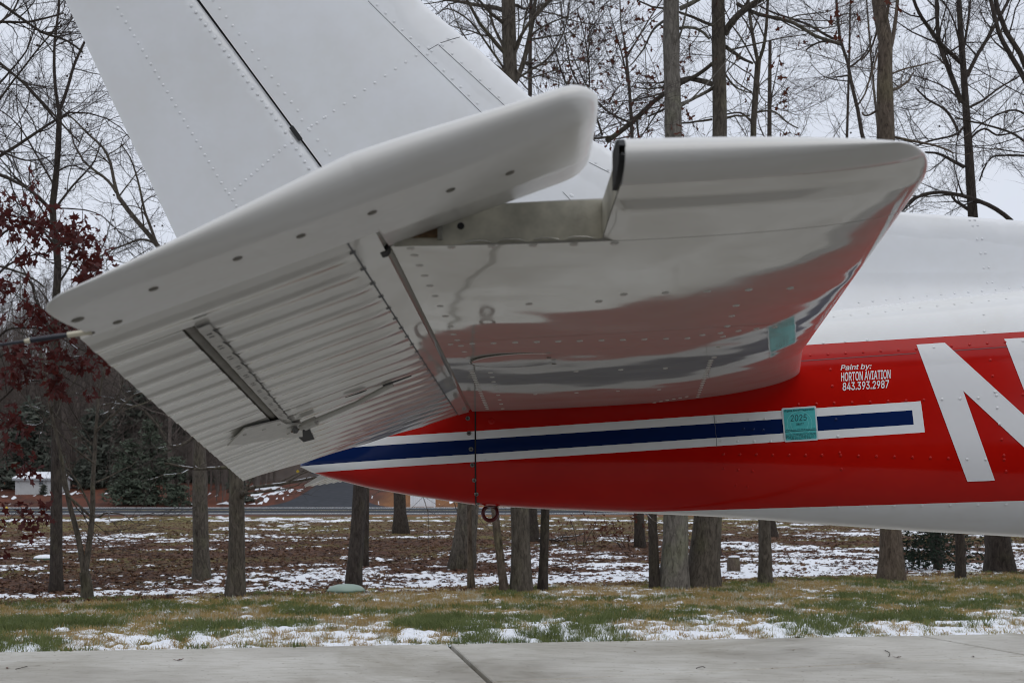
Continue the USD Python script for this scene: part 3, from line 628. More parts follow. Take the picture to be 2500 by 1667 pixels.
# underside: lap joint, rivets, inspection cover
def under(x, y, off=0.0006):
    """the spot on the lower skin of the right stabilizer that a surveyed mark belongs to"""
    r = ray(x, y); Y = 1.5
    for _ in range(40):
        X = r[0] * Y; b = YC - Y; xl = float(x_le(b)); h = float(nose(np.array(xl - X), 0.34 - 0.055 * b, th_full(b) / 2))
        h *= 1 - 0.16 * np.clip((xl - X - .34 + .055 * b) / (xl + .09 - .34 + .055 * b), 0, 1) ** 2
        Yn = (zmid(X, b) - h - off - EYE) / r[2]; Y = 0.6 * Y + 0.4 * Yn
    return EYEP + r * Y
C5 = lambda x, y: (700 + x / 2.614, 500 + y / 2.614)
C8 = lambda x, y: (1100 + x / 2.613, 700 + y / 2.613)
uv_ = []
for p0, p1, n in ((C8(0, 366), C8(1510, 328), 12), (C8(1605, 308), C8(2065, 256), 5), (C5(790, 275), C5(2091, 245), 6), (C5(815, 320), C5(1045, 775), 8), (C5(1065, 825), C5(1180, 1010), 6), (C5(1180, 1060), C5(1280, 1300), 22), (C5(1300, 1070), C5(1378, 1300), 9),
                  (C8(1820, 120), C8(1680, 450), 6), (C8(1660, 470), C8(1570, 715), 18), (C8(800, 540), C8(1370, 520), 3), (C8(540, 685), C8(1330, 655), 4), (C8(1105, 50), C8(2165, 10), 5), (C8(500, 110), C8(945, 95), 2), (C8(1300, 738), C8(1505, 700), 6)):
    for x, y in rows_of(p0, p1, n):
        q = under(x, y, 0.0); uv_.append(dome(q, [0, 0, -1], 0.0048, 0.0013, 8))
put('stabilizer_rivets', join(*uv_), M_stab, plane, smooth=60, kind='stuff')
def under_strip(p, q, w, mat, name, off=0.0007, n=24):
    pts = np.array([under(p[0] + (q[0] - p[0]) * t, p[1] + (q[1] - p[1]) * t, off) for t in np.linspace(0, 1, n)])
    d = np.gradient(pts, axis=0); s = np.stack([-d[:, 1], d[:, 0], 0 * d[:, 0]], -1); s /= np.linalg.norm(s, axis=1, keepdims=True)
    put(name, (np.vstack([pts - s * w / 2, pts + s * w / 2]), grid_faces(2, n)), mat, plane, smooth=True)
under_strip(C8(-20, 362), C8(2110, 240), 0.0022, M_stab, 'lap_joint', 0.0012)
ic = under(1267, 880)
def lean_(m): v, f = m; v = v.copy(); v[:, 2] += 0.052 * (v[:, 0] - ic[0]) - 0.0105 * (v[:, 1] - ic[1]); return v, f
put('inspection_cover', lean_(tube([ic + (0, 0, .002), ic + (0, 0, -.0004), ic + (0, 0, -.0008)], [0.072, 0.072, 0.070], 40)), M_stab, plane, smooth=35)
aa = np.linspace(0, 2 * np.pi, 61)
put('cover_rim', lean_(tube(np.stack([ic[0] + .0735 * np.cos(aa), ic[1] + .0735 * np.sin(aa), np.full(61, ic[2] + 0.0006)], -1), 0.0010, 5)), M_grimy, plane, smooth=60)
for t in (0.5, 2.2, 4.0, 5.5):
    put('cover_screw', dome(ic + np.array([.062 * math.cos(t), .062 * math.sin(t), -0.0012]), [0, 0, -1], 0.0042, 0.0012, 9), M_grimy, plane)
put('root_fairing_bolt', dome(under(1500, 1000, 0.0), [0, 0, -1], 0.004, 0.001), M_grimy, plane)

# ---- elevators: hinged plates hanging 20 degrees, corrugated skins
DR = math.radians(20.0); DA = np.array([-math.cos(DR), 0, -math.sin(DR)]); DU = np.array([-math.sin(DR), 0, math.cos(DR)])
def hinge_pt(b): return np.stack([-0.091 - 0.0116 * (b - 0.08), b, 1.114 + 0.0103 * (b - 0.08)], -1)
def chord(b): return 0.474 - 0.155 * (np.asarray(b, float) - 0.325)
def b_in(u): return 0.095 + 0.500 * np.asarray(u)
def ev(b, u, w, sgn=1):
    b, u, w = np.broadcast_arrays(np.asarray(b, float), np.asarray(u, float), np.asarray(w, float))
    p = hinge_pt(b) + u[..., None] * DA + w[..., None] * DU
    return np.stack([p[..., 0], YC - sgn * p[..., 1], p[..., 2]], -1)
def e_thick(b, u): return np.maximum((0.086 - 0.0320 * np.asarray(b)) * (1 - np.maximum(u, 0) / chord(b)) + 0.0035, 0.0035)
PER = 0.0645
def corr(b, u):
    ph = (b / PER) % 1.0
    shape = np.where(ph < 0.62, 0.5 - 0.5 * np.cos(ph / 0.62 * 2 * np.pi), 0.0) ** 0.8 * 0.8 + 0.2 * (0.5 - 0.5 * np.cos(ph * 2 * np.pi))
    return 0.0019 * shape * sstep((u - 0.031) / 0.012)
def e_panel(b0, b1, u0, u1, sgn, nb, nu, corrug=True, inset=0.0):
    """closed plate between spanwise limits b0(u), b1(u) and chordwise limits u0(b), u1(b)"""
    fb, fu = np.linspace(0, 1, nb)[:, None], np.linspace(0, 1, nu)[None, :]
    b = np.broadcast_to(b0(0.2) + (b1(0.2) - b0(0.2)) * fb, (nb, nu)); u = u0(b) + (u1(b) - u0(b)) * fu
    b = b0(u) + (b1(u) - b0(u)) * fb; u = u0(b) + (u1(b) - u0(b)) * fu
    k = corr(b, u) if corrug else 0.0
    wn = 0.0005 * (meshkit.fbm(np.stack([b * 9, u * 9, 0 * b], -1), 2, 44) - .5) * 2
    lo = ev(b, u, -k + inset + wn, sgn); hi = ev(b, u, np.maximum(e_thick(b, u) + k * 0.8, inset + 0.002), sgn)
    v = np.vstack([lo.reshape(-1, 3), hi.reshape(-1, 3)]); n = nb * nu; f = grid_faces(nb, nu)
    I = np.arange(n).reshape(nb, nu); loop = np.concatenate([I[0, :-1], I[:-1, -1], I[-1, :0:-1], I[:0:-1, 0]]); nx = np.roll(loop, -1)
    wall = np.stack([loop, nx, nx + n, loop + n], 1)
    f = np.vstack([f, f[:, ::-1] + n, wall])
    return v, (f if sgn < 0 else f[:, ::-1])
cst = lambda q: (lambda x: np.full(np.shape(x), q) if np.shape(x) else q)
B_SK = 1.678; TAB0, TAB1 = 0.700, 1.592
tabu = lambda b: 0.695 * chord(b)
for sgn in (1, -1):
    put('elevator_nose_skin', e_panel(lambda u: b_in(u) - .01, cst(B_SK), cst(0.004), cst(0.0285), sgn, 60, 5, False), M_stab, plane, smooth=35)
    bn = np.linspace(0.09, B_SK, 30)
    put('elevator_nose', tube(ev(bn, 0.012, e_thick(bn, 0.0) / 2, sgn), e_thick(bn, 0) / 2 - 0.0015, 16), M_stab, plane, smooth=60)
    pcs = [e_panel(b_in, cst(B_SK), cst(0.0300), lambda b: tabu(b) - 0.003, sgn, 520, 9)]
    if sgn > 0:
        pcs += [e_panel(b_in, cst(TAB0 - 0.004), lambda b: tabu(b) - 0.003, chord, sgn, 150, 7), e_panel(cst(TAB1 + 0.003), cst(B_SK), lambda b: tabu(b) - 0.003, chord, sgn, 36, 7)]
    else:
        pcs += [e_panel(b_in, cst(B_SK), lambda b: tabu(b) - 0.003, chord, sgn, 420, 7)]
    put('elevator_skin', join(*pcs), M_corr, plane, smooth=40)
M_brk0 = simple('hinge_strip_paint', (0.52, 0.50, 0.45), 0.4, 0, (60, 0.7))
M_hng = simple('hinge_slot_shade_tone', (0.20, 0.18, 0.145), 0.5, 0.3, (30, 0.5))  # dark tone stands for the shade inside the tab slot
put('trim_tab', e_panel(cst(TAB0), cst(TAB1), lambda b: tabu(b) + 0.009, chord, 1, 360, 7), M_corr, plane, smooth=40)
bs = np.linspace(TAB0 - .003, TAB1 + .002, 40)
put('tab_hinge', tube(ev(bs, tabu(bs) + 0.003, 0.0058), 0.0066, 12), M_hng, plane, smooth=60)
put('hinge_strip', (np.vstack([ev(bs, tabu(bs) - 0.0165, -0.0036), ev(bs, tabu(bs) - 0.0045, -0.0036), ev(bs, tabu(bs) - 0.003, -0.001)]), grid_faces(3, 40)[:, ::-1]), M_brk0, plane)
tk = []
for k in range(15):
    for d_ in (0.0, 0.012):
        b_ = TAB0 + 0.03 + k * 0.0585 + d_; u_ = float(tabu(b_)) - 0.0100
        tk.append((ev(np.array([b_ - .0013, b_ + .0013, b_ + .0013, b_ - .0013]), np.array([u_ - .0026, u_ - .0026, u_ + .0026, u_ + .0026]), -0.0041), np.array([[0, 1, 2, 3]])))
    tk.append((ev(np.array([b_ - .02, b_ + .012, b_ + .012, b_ - .02]), np.array([u_ - .0074, u_ - .0074, u_ - .0060, u_ - .0060]), -0.0040), np.array([[0, 1, 2, 3]])))
put('hinge_strip_rivets', join(*tk), M_dark, plane, kind='stuff')
put('tab_end_gap', (ev(np.array([TAB0 - .0035, TAB0 - .0005, TAB0 - .0005, TAB0 - .0035]), np.array([float(tabu(.7)), float(tabu(.7)), float(chord(.7)), float(chord(.7))]), 0.0012), np.array([[0, 1, 2, 3]])), M_dark, plane)
# seam line with rivet nicks between nose skin and corrugated skin
sb2 = np.linspace(0.13, 1.69, 60)
put('skin_joint', (np.vstack([ev(sb2, 0.0283, -0.0006), ev(sb2, 0.0299, -0.0006)]), grid_faces(2, 60)), M_seam, plane)
nk = []
for b_ in np.arange(0.16, 1.66, PER):
    nk.append((ev(np.array([b_ - .003, b_ + .003, b_ + .003, b_ - .003]), np.array([0.027, 0.027, 0.0325, 0.0325]), -0.0009), np.array([[0, 1, 2, 3]])))
put('seam_rivets', join(*nk), M_seam, plane, kind='stuff')
# plastic tip with balance horn
E_FLAT, E_TIP = 1.760, 1.794
HORN = -0.192
def elevator_tip(sgn):
    us = np.unique(np.concatenate([HORN + 0.03 * (1 - np.cos(np.linspace(0, np.pi / 2, 12))), np.linspace(HORN + 0.03, -0.001, 16), np.linspace(0.001, float(chord(1.75)) - 0.03, 22), float(chord(1.75)) - 0.03 + 0.03 * np.sin(np.linspace(0.1, 1, 10) * np.pi / 2)]))
    na = 16; out = []
    for u in us:
        q0 = np.clip((HORN + 0.034 - u) / 0.034, 0, 1); q1 = np.clip((u - float(chord(1.75)) + 0.028) / 0.028, 0, 1)
        pull = 0.036 * (1 - math.sqrt(max(1 - q0 ** 2, 0))) + 0.030 * (1 - math.sqrt(max(1 - q1 ** 2, 0)))
        bt, bf = E_TIP - pull, E_FLAT - pull * 0.95
        bin_ = (B_IN + 0.006 + 0.030 * (1 - math.sqrt(max(1 - q0 ** 2, 0)))) if u < 0 else B_SK + 0.0015
        t = float(e_thick(1.70, max(u, 0.0))) * (1 - 0.20 * float(sstep((-0.01 - u) / 0.16)))
        k0 = math.sqrt(max(1 - (np.clip((HORN + 0.022 - u) / 0.022, 0, 1)) ** 2, 0.0004))
        mid = t / 2; hh = t / 2 * k0
        a = np.linspace(-np.pi / 2, np.pi / 2, na)
        bb = np.concatenate([[bin_], np.linspace(bin_, bf, 4)[1:-1], bf + (bt - bf) * np.cos(a), np.linspace(bf, bin_, 4)[1:-1], [bin_]])
        bl = 1 + (0.04 + 0.10 * float(sstep((u + 0.06) / 0.14))) * sstep(np.cos(a) / 0.35)
        ww = np.concatenate([[mid - hh] * 3, mid + 0.0012 * np.cos(a) + hh * np.sin(a) * bl, [mid + hh] * 3])
        # the shell bulges a little below the skin it overlaps
        out.append(ev(bb, np.full(len(bb), u), ww - 0.0012, sgn))
    A = np.array(out); n = A.shape[1]; v = A.reshape(-1, 3); f = grid_faces(len(us), n, True); f = np.vstack([f[:, [0, 1, 2]], f[:, [0, 2, 3]]])
    k = len(v); v = np.vstack([v, A[0].mean(0), A[-1].mean(0)]); j = np.arange(n)
    f = np.vstack([f, np.stack([np.full(n, k), (j + 1) % n, j], 1), np.stack([np.full(n, k + 1), k - n + j, k - n + (j + 1) % n], 1)])
    return v, (f if sgn > 0 else f[:, ::-1])
for sgn in (1, -1): put('elevator_tip', elevator_tip(sgn), M_cap, plane, smooth=40)
def epx(x, y, w=0.0):
    """the spot on (or w above) the lower elevator skin that a surveyed mark belongs to"""
    A_ = ev(0.08, 0.0, w); B_ = ev(1.0, 0.0, w); n_ = np.cross(B_ - A_, DA); r = ray(x, y); t_ = np.dot(A_ - EYEP, n_) / np.dot(r, n_); return EYEP + r * t_
for x, y, r in ((190, 780, .0058), (287, 786, .0045), (375, 705, .0045), (580, 631, .0045), (735, 576, .0045), (909, 519, .0045), (1100, 464, .0045), (1245, 422, .0045), (223, 813, .0035), (1440 - 80, 525, .004)):
    q = epx(x, y, -0.0012)
    if (x, y) == (1360, 525): continue
    put('tip_screw', dome(q, -DU, r, 0.0011, 10), M_grimy, plane, smooth=40)
# trim tab horn, bolt, push rod and its slots
def eplate(pts, w, t, mat, name, parent=plane):
    lo = np.array([epx(*p, w) for p in pts]); hi = lo + DU * t; n = len(pts); v = np.vstack([lo, hi]); j = np.arange(n)
    tri, fi = trimesh.creation.triangulate_polygon(Polygon(pts), engine='earcut')
    order = [int(np.argmin(np.abs(np.array(pts) - q).sum(1))) for q in tri]; fi = np.array(order)[fi]
    return put(name, (v, np.vstack([fi, fi[:, ::-1] + n, np.stack([j, (j + 1) % n, n + (j + 1) % n], 1), np.stack([j, n + (j + 1) % n, n + j], 1)])), mat, parent)
M_brk = simple('bracket_grey_paint', (0.62, 0.60, 0.55), 0.4, 0, (70, 0.75))
horn_p = eplate([(556, 1088), (598, 1047), (683, 1027), (700, 1036), (738, 1034), (739, 1066), (690, 1068), (610, 1082)], -0.0066, 0.0024, M_brk, 'trim_tab_horn')
for x, y in ((597, 1061), (644, 1048), (681.5, 1036), (704.5, 1044), (704, 1058)):
    put('horn_rivet', dome(epx(x, y, -0.0067), -DU, 0.0036, 0.0018, 9), M_brk, plane, smooth=50)
put('pivot_washer', dome(epx(721, 1050, -0.0068), -DU, 0.0085, 0.0024, 16), M_rust, plane, smooth=40)
put('pivot_bolt', tube([epx(721, 1050, -0.008), epx(721, 1050, -0.0145)], 0.0056, 6), M_steel, plane)
put('push_rod', tube([epx(733, 1044, -0.013), epx(775, 1025, -0.012), epx(870, 985, -0.010), epx(958, 938, -0.004)], [0.0048, 0.0044, 0.0040, 0.0040], 10), M_corr, plane, smooth=60)
put('rod_clevis', tube([epx(742, 1040, -0.013), epx(772, 1027, -0.0125)], 0.0076, 8), M_brk, plane, smooth=30)
put('rod_nut', dome(epx(772, 1029, -0.019), -DU, 0.0042, 0.0025, 6), M_steel, plane)
eplate([(730, 1069), (738, 1062), (741, 1052), (756, 1048), (768, 1072), (741, 1079)], -0.0052, 0.002, M_dark, 'skin_cutout')  # black plates laid on the skin stand for shade inside the openings
eplate([(843, 971), (888, 955), (896, 953), (880, 960)], -0.0052, 0.001, M_dark, 'rod_slot'); eplate([(934, 941), (1005, 917), (1005, 918.5), (936, 944)], -0.0052, 0.001, M_dark, 'rod_slot')
put('hinge_bearing', tube([ev(B_IN - .012, 0.006, 0.006), ev(B_IN - .03, 0.006, 0.006)], 0.0068, 12), M_dark, plane, smooth=40)
# static wick on the trailing edge near the tip
w0 = epx(205, 812, 0.0); w1 = epx(165, 818, 0.001)
wick = lambda s: w0 + (np.array([-0.58, -0.08, -0.10]) / np.linalg.norm([-0.58, -0.08, -0.10])) * s
M_wick = simple('wick_black_sleeve', (0.010, 0.012, 0.020), 0.4); M_wtip = simple('wick_ivory_base', (0.60, 0.55, 0.42), 0.5)
sw = put('static_wick', tube([wick(0.012), wick(0.021), wick(0.042), wick(0.045), wick(0.16)], [0.0016, 0.0022, 0.0022, 0.0012, 0.0011], 8), M_wick, plane, smooth=40)
put('wick_base', tube([wick(-0.006), wick(0.013)], [0.0023, 0.0024], 8), M_wtip, sw, smooth=40)
put('wick_collar', tube([wick(0.0425), wick(0.047)], [0.0023, 0.0015], 8), M_wtip, sw, smooth=40)

# ================================================================== trees
RNG = np.random.default_rng(7)
def bark(name, c0, c1, sc=1.0, snow=0.42):
    """ridged bark; a little snow stays where a limb faces up"""
    return usdkit.material(stage, L + name, {
        'g': ('geometry', {}), 'm': ('mapping', {'scale': (30.0 * sc, 30.0 * sc, 9.0 * sc)}),
        'n': ('noise_texture', {'scale': 1.0, 'detail': 5.0, 'roughness': 0.7, 'distortion': 0.8}),
        'l': ('noise_texture', {'scale': 3.0, 'detail': 4.0}),
        'r': ('rgb_ramp', {'ramp': [(0.32, c0), (0.62, c1)]}),
        'lr': ('rgb_ramp', {'ramp': [(0.52, (1.0, 1.0, 1.0)), (0.70, (1.08, 1.16, 0.98))]}),
        'lm': ('mix_color', {'blend_type': 'multiply', 'fac': 1.0, 'use_clamp': False}),
        's': ('separate_xyz', {}), 'sn': ('noise_texture', {'scale': 11.0, 'detail': 3.0}),
        'sa': ('math', {'math_type': 'multiply_add', 'value2': 1.1, 'value3': -0.55}), 'sb': ('math', {'math_type': 'add'}),
        'sm': ('map_range', {'from_min': 1.02 - snow * 0.3, 'from_max': 1.10 - snow * 0.3, 'clamp': True}),
        'mx': ('mix_color', {'b': (0.80, 0.83, 0.87)}),
        'b': ('bump', {'strength': 1.0, 'distance': 0.02 / sc}),
        'p': ('principled_bsdf', {'roughness': 0.9, 'specular_ior_level': 0.2})},
        [('g.position', 'm.vector'), ('m.vector', 'n.vector'), ('g.position', 'l.vector'), ('g.position', 'sn.vector'), ('n.fac', 'r.fac'), ('l.fac', 'lr.fac'), ('r.color', 'lm.a'), ('lr.color', 'lm.b'),
         ('g.true_normal', 's.vector'), ('sn.fac', 'sa.value1'), ('s.z', 'sb.value1'), ('sa.value', 'sb.value2'), ('sb.value', 'sm.value'), ('sm.result', 'mx.fac'), ('lm.result', 'mx.a'), ('mx.result', 'p.base_color'),
         ('n.fac', 'b.height'), ('b.normal', 'p.normal')], surface='p.BSDF')
M_bark = bark('grey_brown_bark', (0.030, 0.024, 0.018), (0.115, 0.098, 0.078))
M_bark_d = bark('dark_bark', (0.016, 0.012, 0.010), (0.060, 0.048, 0.039))
M_bark_l = bark('pale_grey_bark', (0.060, 0.052, 0.043), (0.185, 0.168, 0.145))
M_bark_r = bark('red_brown_bark', (0.035, 0.025, 0.018), (0.135, 0.105, 0.080))
M_twig = simple('twig_brown', (0.062, 0.050, 0.044), 0.9, 0, (8, 0.6), spec=0.2)
M_leaf_red = usdkit.material(stage, L + 'oxblood_oak_leaf', {'o': ('geometry', {}), 'r': ('rgb_ramp', {'ramp': [(0.0, (0.060, 0.010, 0.008)), (0.5, (0.125, 0.020, 0.014)), (1.0, (0.20, 0.045, 0.024))]}),
    'd': ('principled_bsdf', {'roughness': 0.6, 'specular_ior_level': 0.3}), 't': ('translucent_bsdf', {}), 'm': ('mix_closure', {'fac': 0.3})},
    [('o.random_per_island', 'r.fac'), ('r.color', 'd.base_color'), ('r.color', 't.color'), ('d.BSDF', 'm.closure1'), ('t.BSDF', 'm.closure2')], surface='m.closure')
M_leaf_rust = usdkit.material(stage, L + 'rusty_oak_leaf', {'o': ('geometry', {}), 'r': ('rgb_ramp', {'ramp': [(0.0, (0.075, 0.022, 0.012)), (0.5, (0.13, 0.040, 0.020)), (1.0, (0.19, 0.075, 0.035))]}),
    'd': ('principled_bsdf', {'roughness': 0.7, 'specular_ior_level': 0.2}), 't': ('translucent_bsdf', {}), 'm': ('mix_closure', {'fac': 0.3})},
    [('o.random_per_island', 'r.fac'), ('r.color', 'd.base_color'), ('r.color', 't.color'), ('d.BSDF', 'm.closure1'), ('t.BSDF', 'm.closure2')], surface='m.closure')

def smooth_path(pts, n):
    p = np.asarray(pts, float)
    if len(p) == 2: t = np.linspace(0, 1, n)[:, None]; return p[0] + (p[1] - p[0]) * t
    d = np.r_[0, np.cumsum(np.linalg.norm(np.diff(p, axis=0), axis=1))]
    from scipy.interpolate import PchipInterpolator
    return PchipInterpolator(d, p)(np.linspace(0, d[-1], n))
def wander(rng, start, dirv, length, n, jit, up):
    d = dirv / np.linalg.norm(dirv); p = [np.asarray(start, float)]; st = length / (n - 1)
    for _ in range(n - 1):
        d = d + rng.normal(0, jit, 3) + np.array([0, 0, up]); d /= np.linalg.norm(d); p.append(p[-1] + d * st)
    return np.array(p)
def sprout(rng, path, count, t0, t1, ang, flat=0.6):
    """start points and directions of side shoots"""
    out = []; n = len(path)
    for t in np.sort(rng.uniform(t0, t1, count)):
        k = t * (n - 1); i = min(int(k), n - 2); p = path[i] + (path[i + 1] - path[i]) * (k - i); tg = path[i + 1] - path[i]; tg = tg / (np.linalg.norm(tg) + 1e-9)
        r = rng.normal(size=3); r[2] *= flat; r = r - tg * (r @ tg); r /= np.linalg.norm(r) + 1e-9
        a = ang + rng.normal(0, 0.22); out.append((p, tg * math.cos(a) + r * math.sin(a), t))
    return out
def shoots(S, E_, r, bend, n=3):
    """many thin tapering twigs at once: start, end, start radius, sideways bend -> three-sided two-piece cones"""
    S, E_, r, bend = map(np.asarray, (S, E_, r, bend)); M = (S + E_) / 2 + bend; d = E_ - S; d = d / (np.linalg.norm(d, axis=1, keepdims=True) + 1e-9)
    ref = np.where(np.abs(d[:, 2:3]) < 0.8, np.array([[0, 0, 1.0]]), np.array([[1.0, 0, 0]])); u = np.cross(d, ref); u /= np.linalg.norm(u, axis=1, keepdims=True); w = np.cross(d, u)
    a = np.arange(3) * 2 * np.pi / 3; off = np.cos(a)[None, :, None] * u[:, None] + np.sin(a)[None, :, None] * w[:, None]
    v = np.concatenate([S[:, None] + off * r[:, None, None], M[:, None] + off * r[:, None, None] * 0.72, E_[:, None]], 1)
    q = []
    for j in range(3): k = (j + 1) % 3; q += [[j, k, 3 + k], [j, 3 + k, 3 + j], [3 + j, 3 + k, 6]]
    f = (np.arange(len(S)) * 7)[:, None, None] + np.array(q)[None]
    return v.reshape(-1, 3), f.reshape(-1, 3)
def crown(rng, limbs, nb=7, nt=6, nf=5, lb=1.3, lt=0.55, lf=0.28, tip=0.0018, up=0.04):
    """side branches, twigs and fine twigs for a list of (path, radii)"""
    br, S, E_, R_, B_, ends = [], [], [], [], [], []
    for path, rad in limbs:
        ln = np.linalg.norm(np.diff(path, axis=0), axis=1).sum(); cnt = max(2, int(nb * ln / 2.0 + 0.5))
        for p, d, t in sprout(rng, path, cnt, 0.18, 0.98, 0.85):
            r0 = min(float(np.interp(t, np.linspace(0, 1, len(rad)), rad)) * 0.5, 0.022); L1 = lb * rng.uniform(0.5, 1.25) * (1.1 - 0.45 * t)
            bp = wander(rng, p, d, L1, 6, 0.16, up); br.append((bp, np.linspace(max(r0, .0045), 0.0032, 6)))
            for p2, d2, t2 in sprout(rng, bp, nt, 0.15, 1.0, 0.75):
                L2 = lt * rng.uniform(0.5, 1.3); e = p2 + d2 / np.linalg.norm(d2) * L2 + np.array([0, 0, L2 * rng.uniform(-.05, .25)])
                S.append(p2); E_.append(e); R_.append(tip * 1.5); B_.append(rng.normal(0, L2 * 0.05, 3)); ends.append(e)
                for _ in range(nf):
                    s = rng.uniform(0.15, 1.0); p3 = p2 + (e - p2) * s; d3 = (e - p2) / L2 + rng.normal(0, 0.7, 3); d3 /= np.linalg.norm(d3); L3 = lf * rng.uniform(0.4, 1.3)
                    S.append(p3); E_.append(p3 + d3 * L3 + np.array([0, 0, L3 * .15])); R_.append(tip); B_.append(rng.normal(0, L3 * 0.05, 3)); ends.append(E_[-1])
    return br, (np.array(S), np.array(E_), np.array(R_), np.array(B_)), np.array(ends)
OAK = np.array([(0, 0), (.22, .10), (.42, .05), (.55, .26), (.70, .12), (.95, .16), (.80, 0), (.95, -.16), (.70, -.12), (.55, -.26), (.42, -.05), (.22, -.10)])
OAK_T = trimesh.creation.triangulate_polygon(Polygon(OAK), engine='earcut')
def leaves(rng, pts, size, droop=0.6):
    n = len(pts); lv, lf = OAK_T; k = len(lv)
    d = rng.normal(size=(n, 3)); d[:, 2] -= droop; d /= np.linalg.norm(d, axis=1, keepdims=True); u = np.cross(d, rng.normal(size=(n, 3))); u /= np.linalg.norm(u, axis=1, keepdims=True); w = np.cross(d, u)
    s = size * rng.uniform(0.6, 1.2, n)[:, None, None]; curl = rng.uniform(-.5, .7, n)[:, None, None]
    v = pts[:, None] + s * (lv[None, :, :1] * d[:, None] + lv[None, :, 1:] * u[:, None] + curl * (lv[None, :, :1] ** 2 * 0.4 + lv[None, :, 1:] ** 2 * 1.5) * w[:, None])
    f = (np.arange(n) * k)[:, None, None] + lf[None]
    return v.reshape(-1, 3), f.reshape(-1, 3)
def balls(pts, r):
    m = trimesh.creation.icosphere(1, r); v = pts[:, None] + m.vertices[None]; f = (np.arange(len(pts)) * len(m.vertices))[:, None, None] + m.faces[None]
    return v.reshape(-1, 3), f.reshape(-1, 3)
def px_path(pts, Y, n, depth=0.0, wob=0.0, rng=None):
    """surveyed polyline at a distance; depth leans it away or towards the viewer along its length"""
    q = np.array([at(x, y, Y) for x, y in pts]); t = np.linspace(0, 1, len(q)); s = 1 + depth * t / Y
    q = EYEP + (q - EYEP) * s[:, None]; q = smooth_path(q, n)
    if wob and rng is not None: q = q + np.cumsum(rng.normal(0, wob, q.shape), 0) * np.linspace(0, 1, n)[:, None]
    return q
TREES = {}
def tree(label, trunk, widths, mat, forks=(), auto=0, t0=0.35, t1=1.0, Lb=(1.5, 3.0), seed=0, flare=1.35, kids=dict(), leaf=None, nleaf=0, lsize=0.10, gum=0, name='bare_tree', cat='tree', sides=14, twigs=True, leafy=1.0, depth=0.0):
    rng = np.random.default_rng(1000 + seed); b = base_at(*trunk[0]); Y = b[1]; k = Y / FP
    pts = [np.array(p, float) for p in trunk]
    path = px_path(pts, Y, 26, depth); path[:, 2] += 0
    wr = np.interp(np.linspace(0, 1, 26), np.linspace(0, 1, len(widths)), widths) * k / 2
    h = path[:, 2] - path[0, 2]; wr = wr * (1 + (flare - 1) * np.exp(-h / 0.20)); path[0, 2] = b[2] - 0.06; 
    x = thing(name, label, cat, (path[0, 0], path[0, 1], b[2]))
    tv, tf = tube(path, wr, sides)
    nz = meshkit.fbm(np.stack([tv[:, 0] * 9, tv[:, 1] * 9, tv[:, 2] * 3], -1), 2, seed + 3) - .5
    ctr = path[np.clip(np.arange(len(tv)) // sides, 0, 25)]; dv_ = tv - ctr; tv = tv + dv_ * nz[:, None] * 0.22
    put('trunk', (tv, tf), mat, x, smooth=60)
    limbs = []
    for fk in forks:
        pl, w = fk[0], fk[1]; dep = fk[2] if len(fk) > 2 else rng.uniform(-.8, .8)
        p = px_path(pl, Y, 14, dep, 0.004, rng); r = np.linspace(w[0], w[1], 14) * k / 2; limbs.append((p, r))
    for p, d, t in sprout(rng, path, auto, t0, t1, 0.95, 0.5):
        r0 = float(np.interp(t, np.linspace(0, 1, 26), wr)) * rng.uniform(0.22, 0.42); ln = rng.uniform(*Lb); limbs.append((wander(rng, p, d, ln, 10, 0.13, 0.03), np.linspace(r0, max(r0 * .2, .004), 10)))
    for p, r in limbs: put('limb', tube(p, r, 8), mat, x, smooth=60)
    if twigs and limbs:
        br, sh, ends = crown(rng, limbs, **kids)
        put('branches', join(*[tube(p, r, 5, False) for p, r in br]), mat, x, smooth=60, kind='stuff')
        put('twigs', shoots(*sh), M_twig, x, kind='stuff')
        if leaf is not None: put('leaves', leaves(rng, ends[rng.integers(0, len(ends), nleaf)], lsize), leaf, x, kind='stuff')
        if gum:
            g = ends[rng.integers(0, len(ends), gum)] - np.array([0, 0, 0.03]); put('seed_balls', balls(g, 0.014), M_twig, x, smooth=True, kind='stuff')
    return x
K1 = dict(nb=6, nt=6, nf=5)
# -- left edge
tree('tall dark sweetgum at the left, forking high into two stems', [(137, 1446), (138, 1100), (134, 800), (141, 640), (128, 505), (136, 440), (145, 270)], [29, 27, 24, 21, 17, 15, 12], M_bark_d,
     [([(145, 275), (133, 190), (132, 110), (143, 10), (140, -120)], (9, 4), .2), ([(145, 270), (165, 215), (180, 160), (198, 118), (222, 60), (240, -40)], (9, 4), .3), ([(130, 520), (100, 488), (60, 455), (20, 437), (-60, 400)], (10, 6), -1.0), ([(138, 505), (180, 450), (232, 385), (245, 340)], (6, 3), .5),
      ([(140, 508), (200, 512), (245, 525), (290, 560), (330, 565)], (4, 2), .3), ([(140, 420), (170, 405), (195, 410), (240, 440)], (4, 2), -.4), ([(143, 690), (165, 660), (185, 625), (197, 618), (205, 640), (203, 690)], (6, 4), .4), ([(140, 300), (90, 240), (30, 180), (-20, 150)], (5, 3), -.6), ([(136, 460), (90, 380), (40, 300), (-20, 260)], (5, 3), .8), ([(139, 880), (200, 870), (260, 862), (300, 900)], (5, 2), .5), ([(139, 900), (170, 990), (215, 1060), (240, 1100)], (5, 2), .3), ([(136, 1000), (80, 1040), (30, 1030), (-20, 1015)], (6, 3), -.2)],
     auto=9, t0=.35, Lb=(1.0, 2.2), seed=1, kids=dict(nb=7, nt=6, nf=5, lb=1.1), gum=60, name='sweetgum_tree')
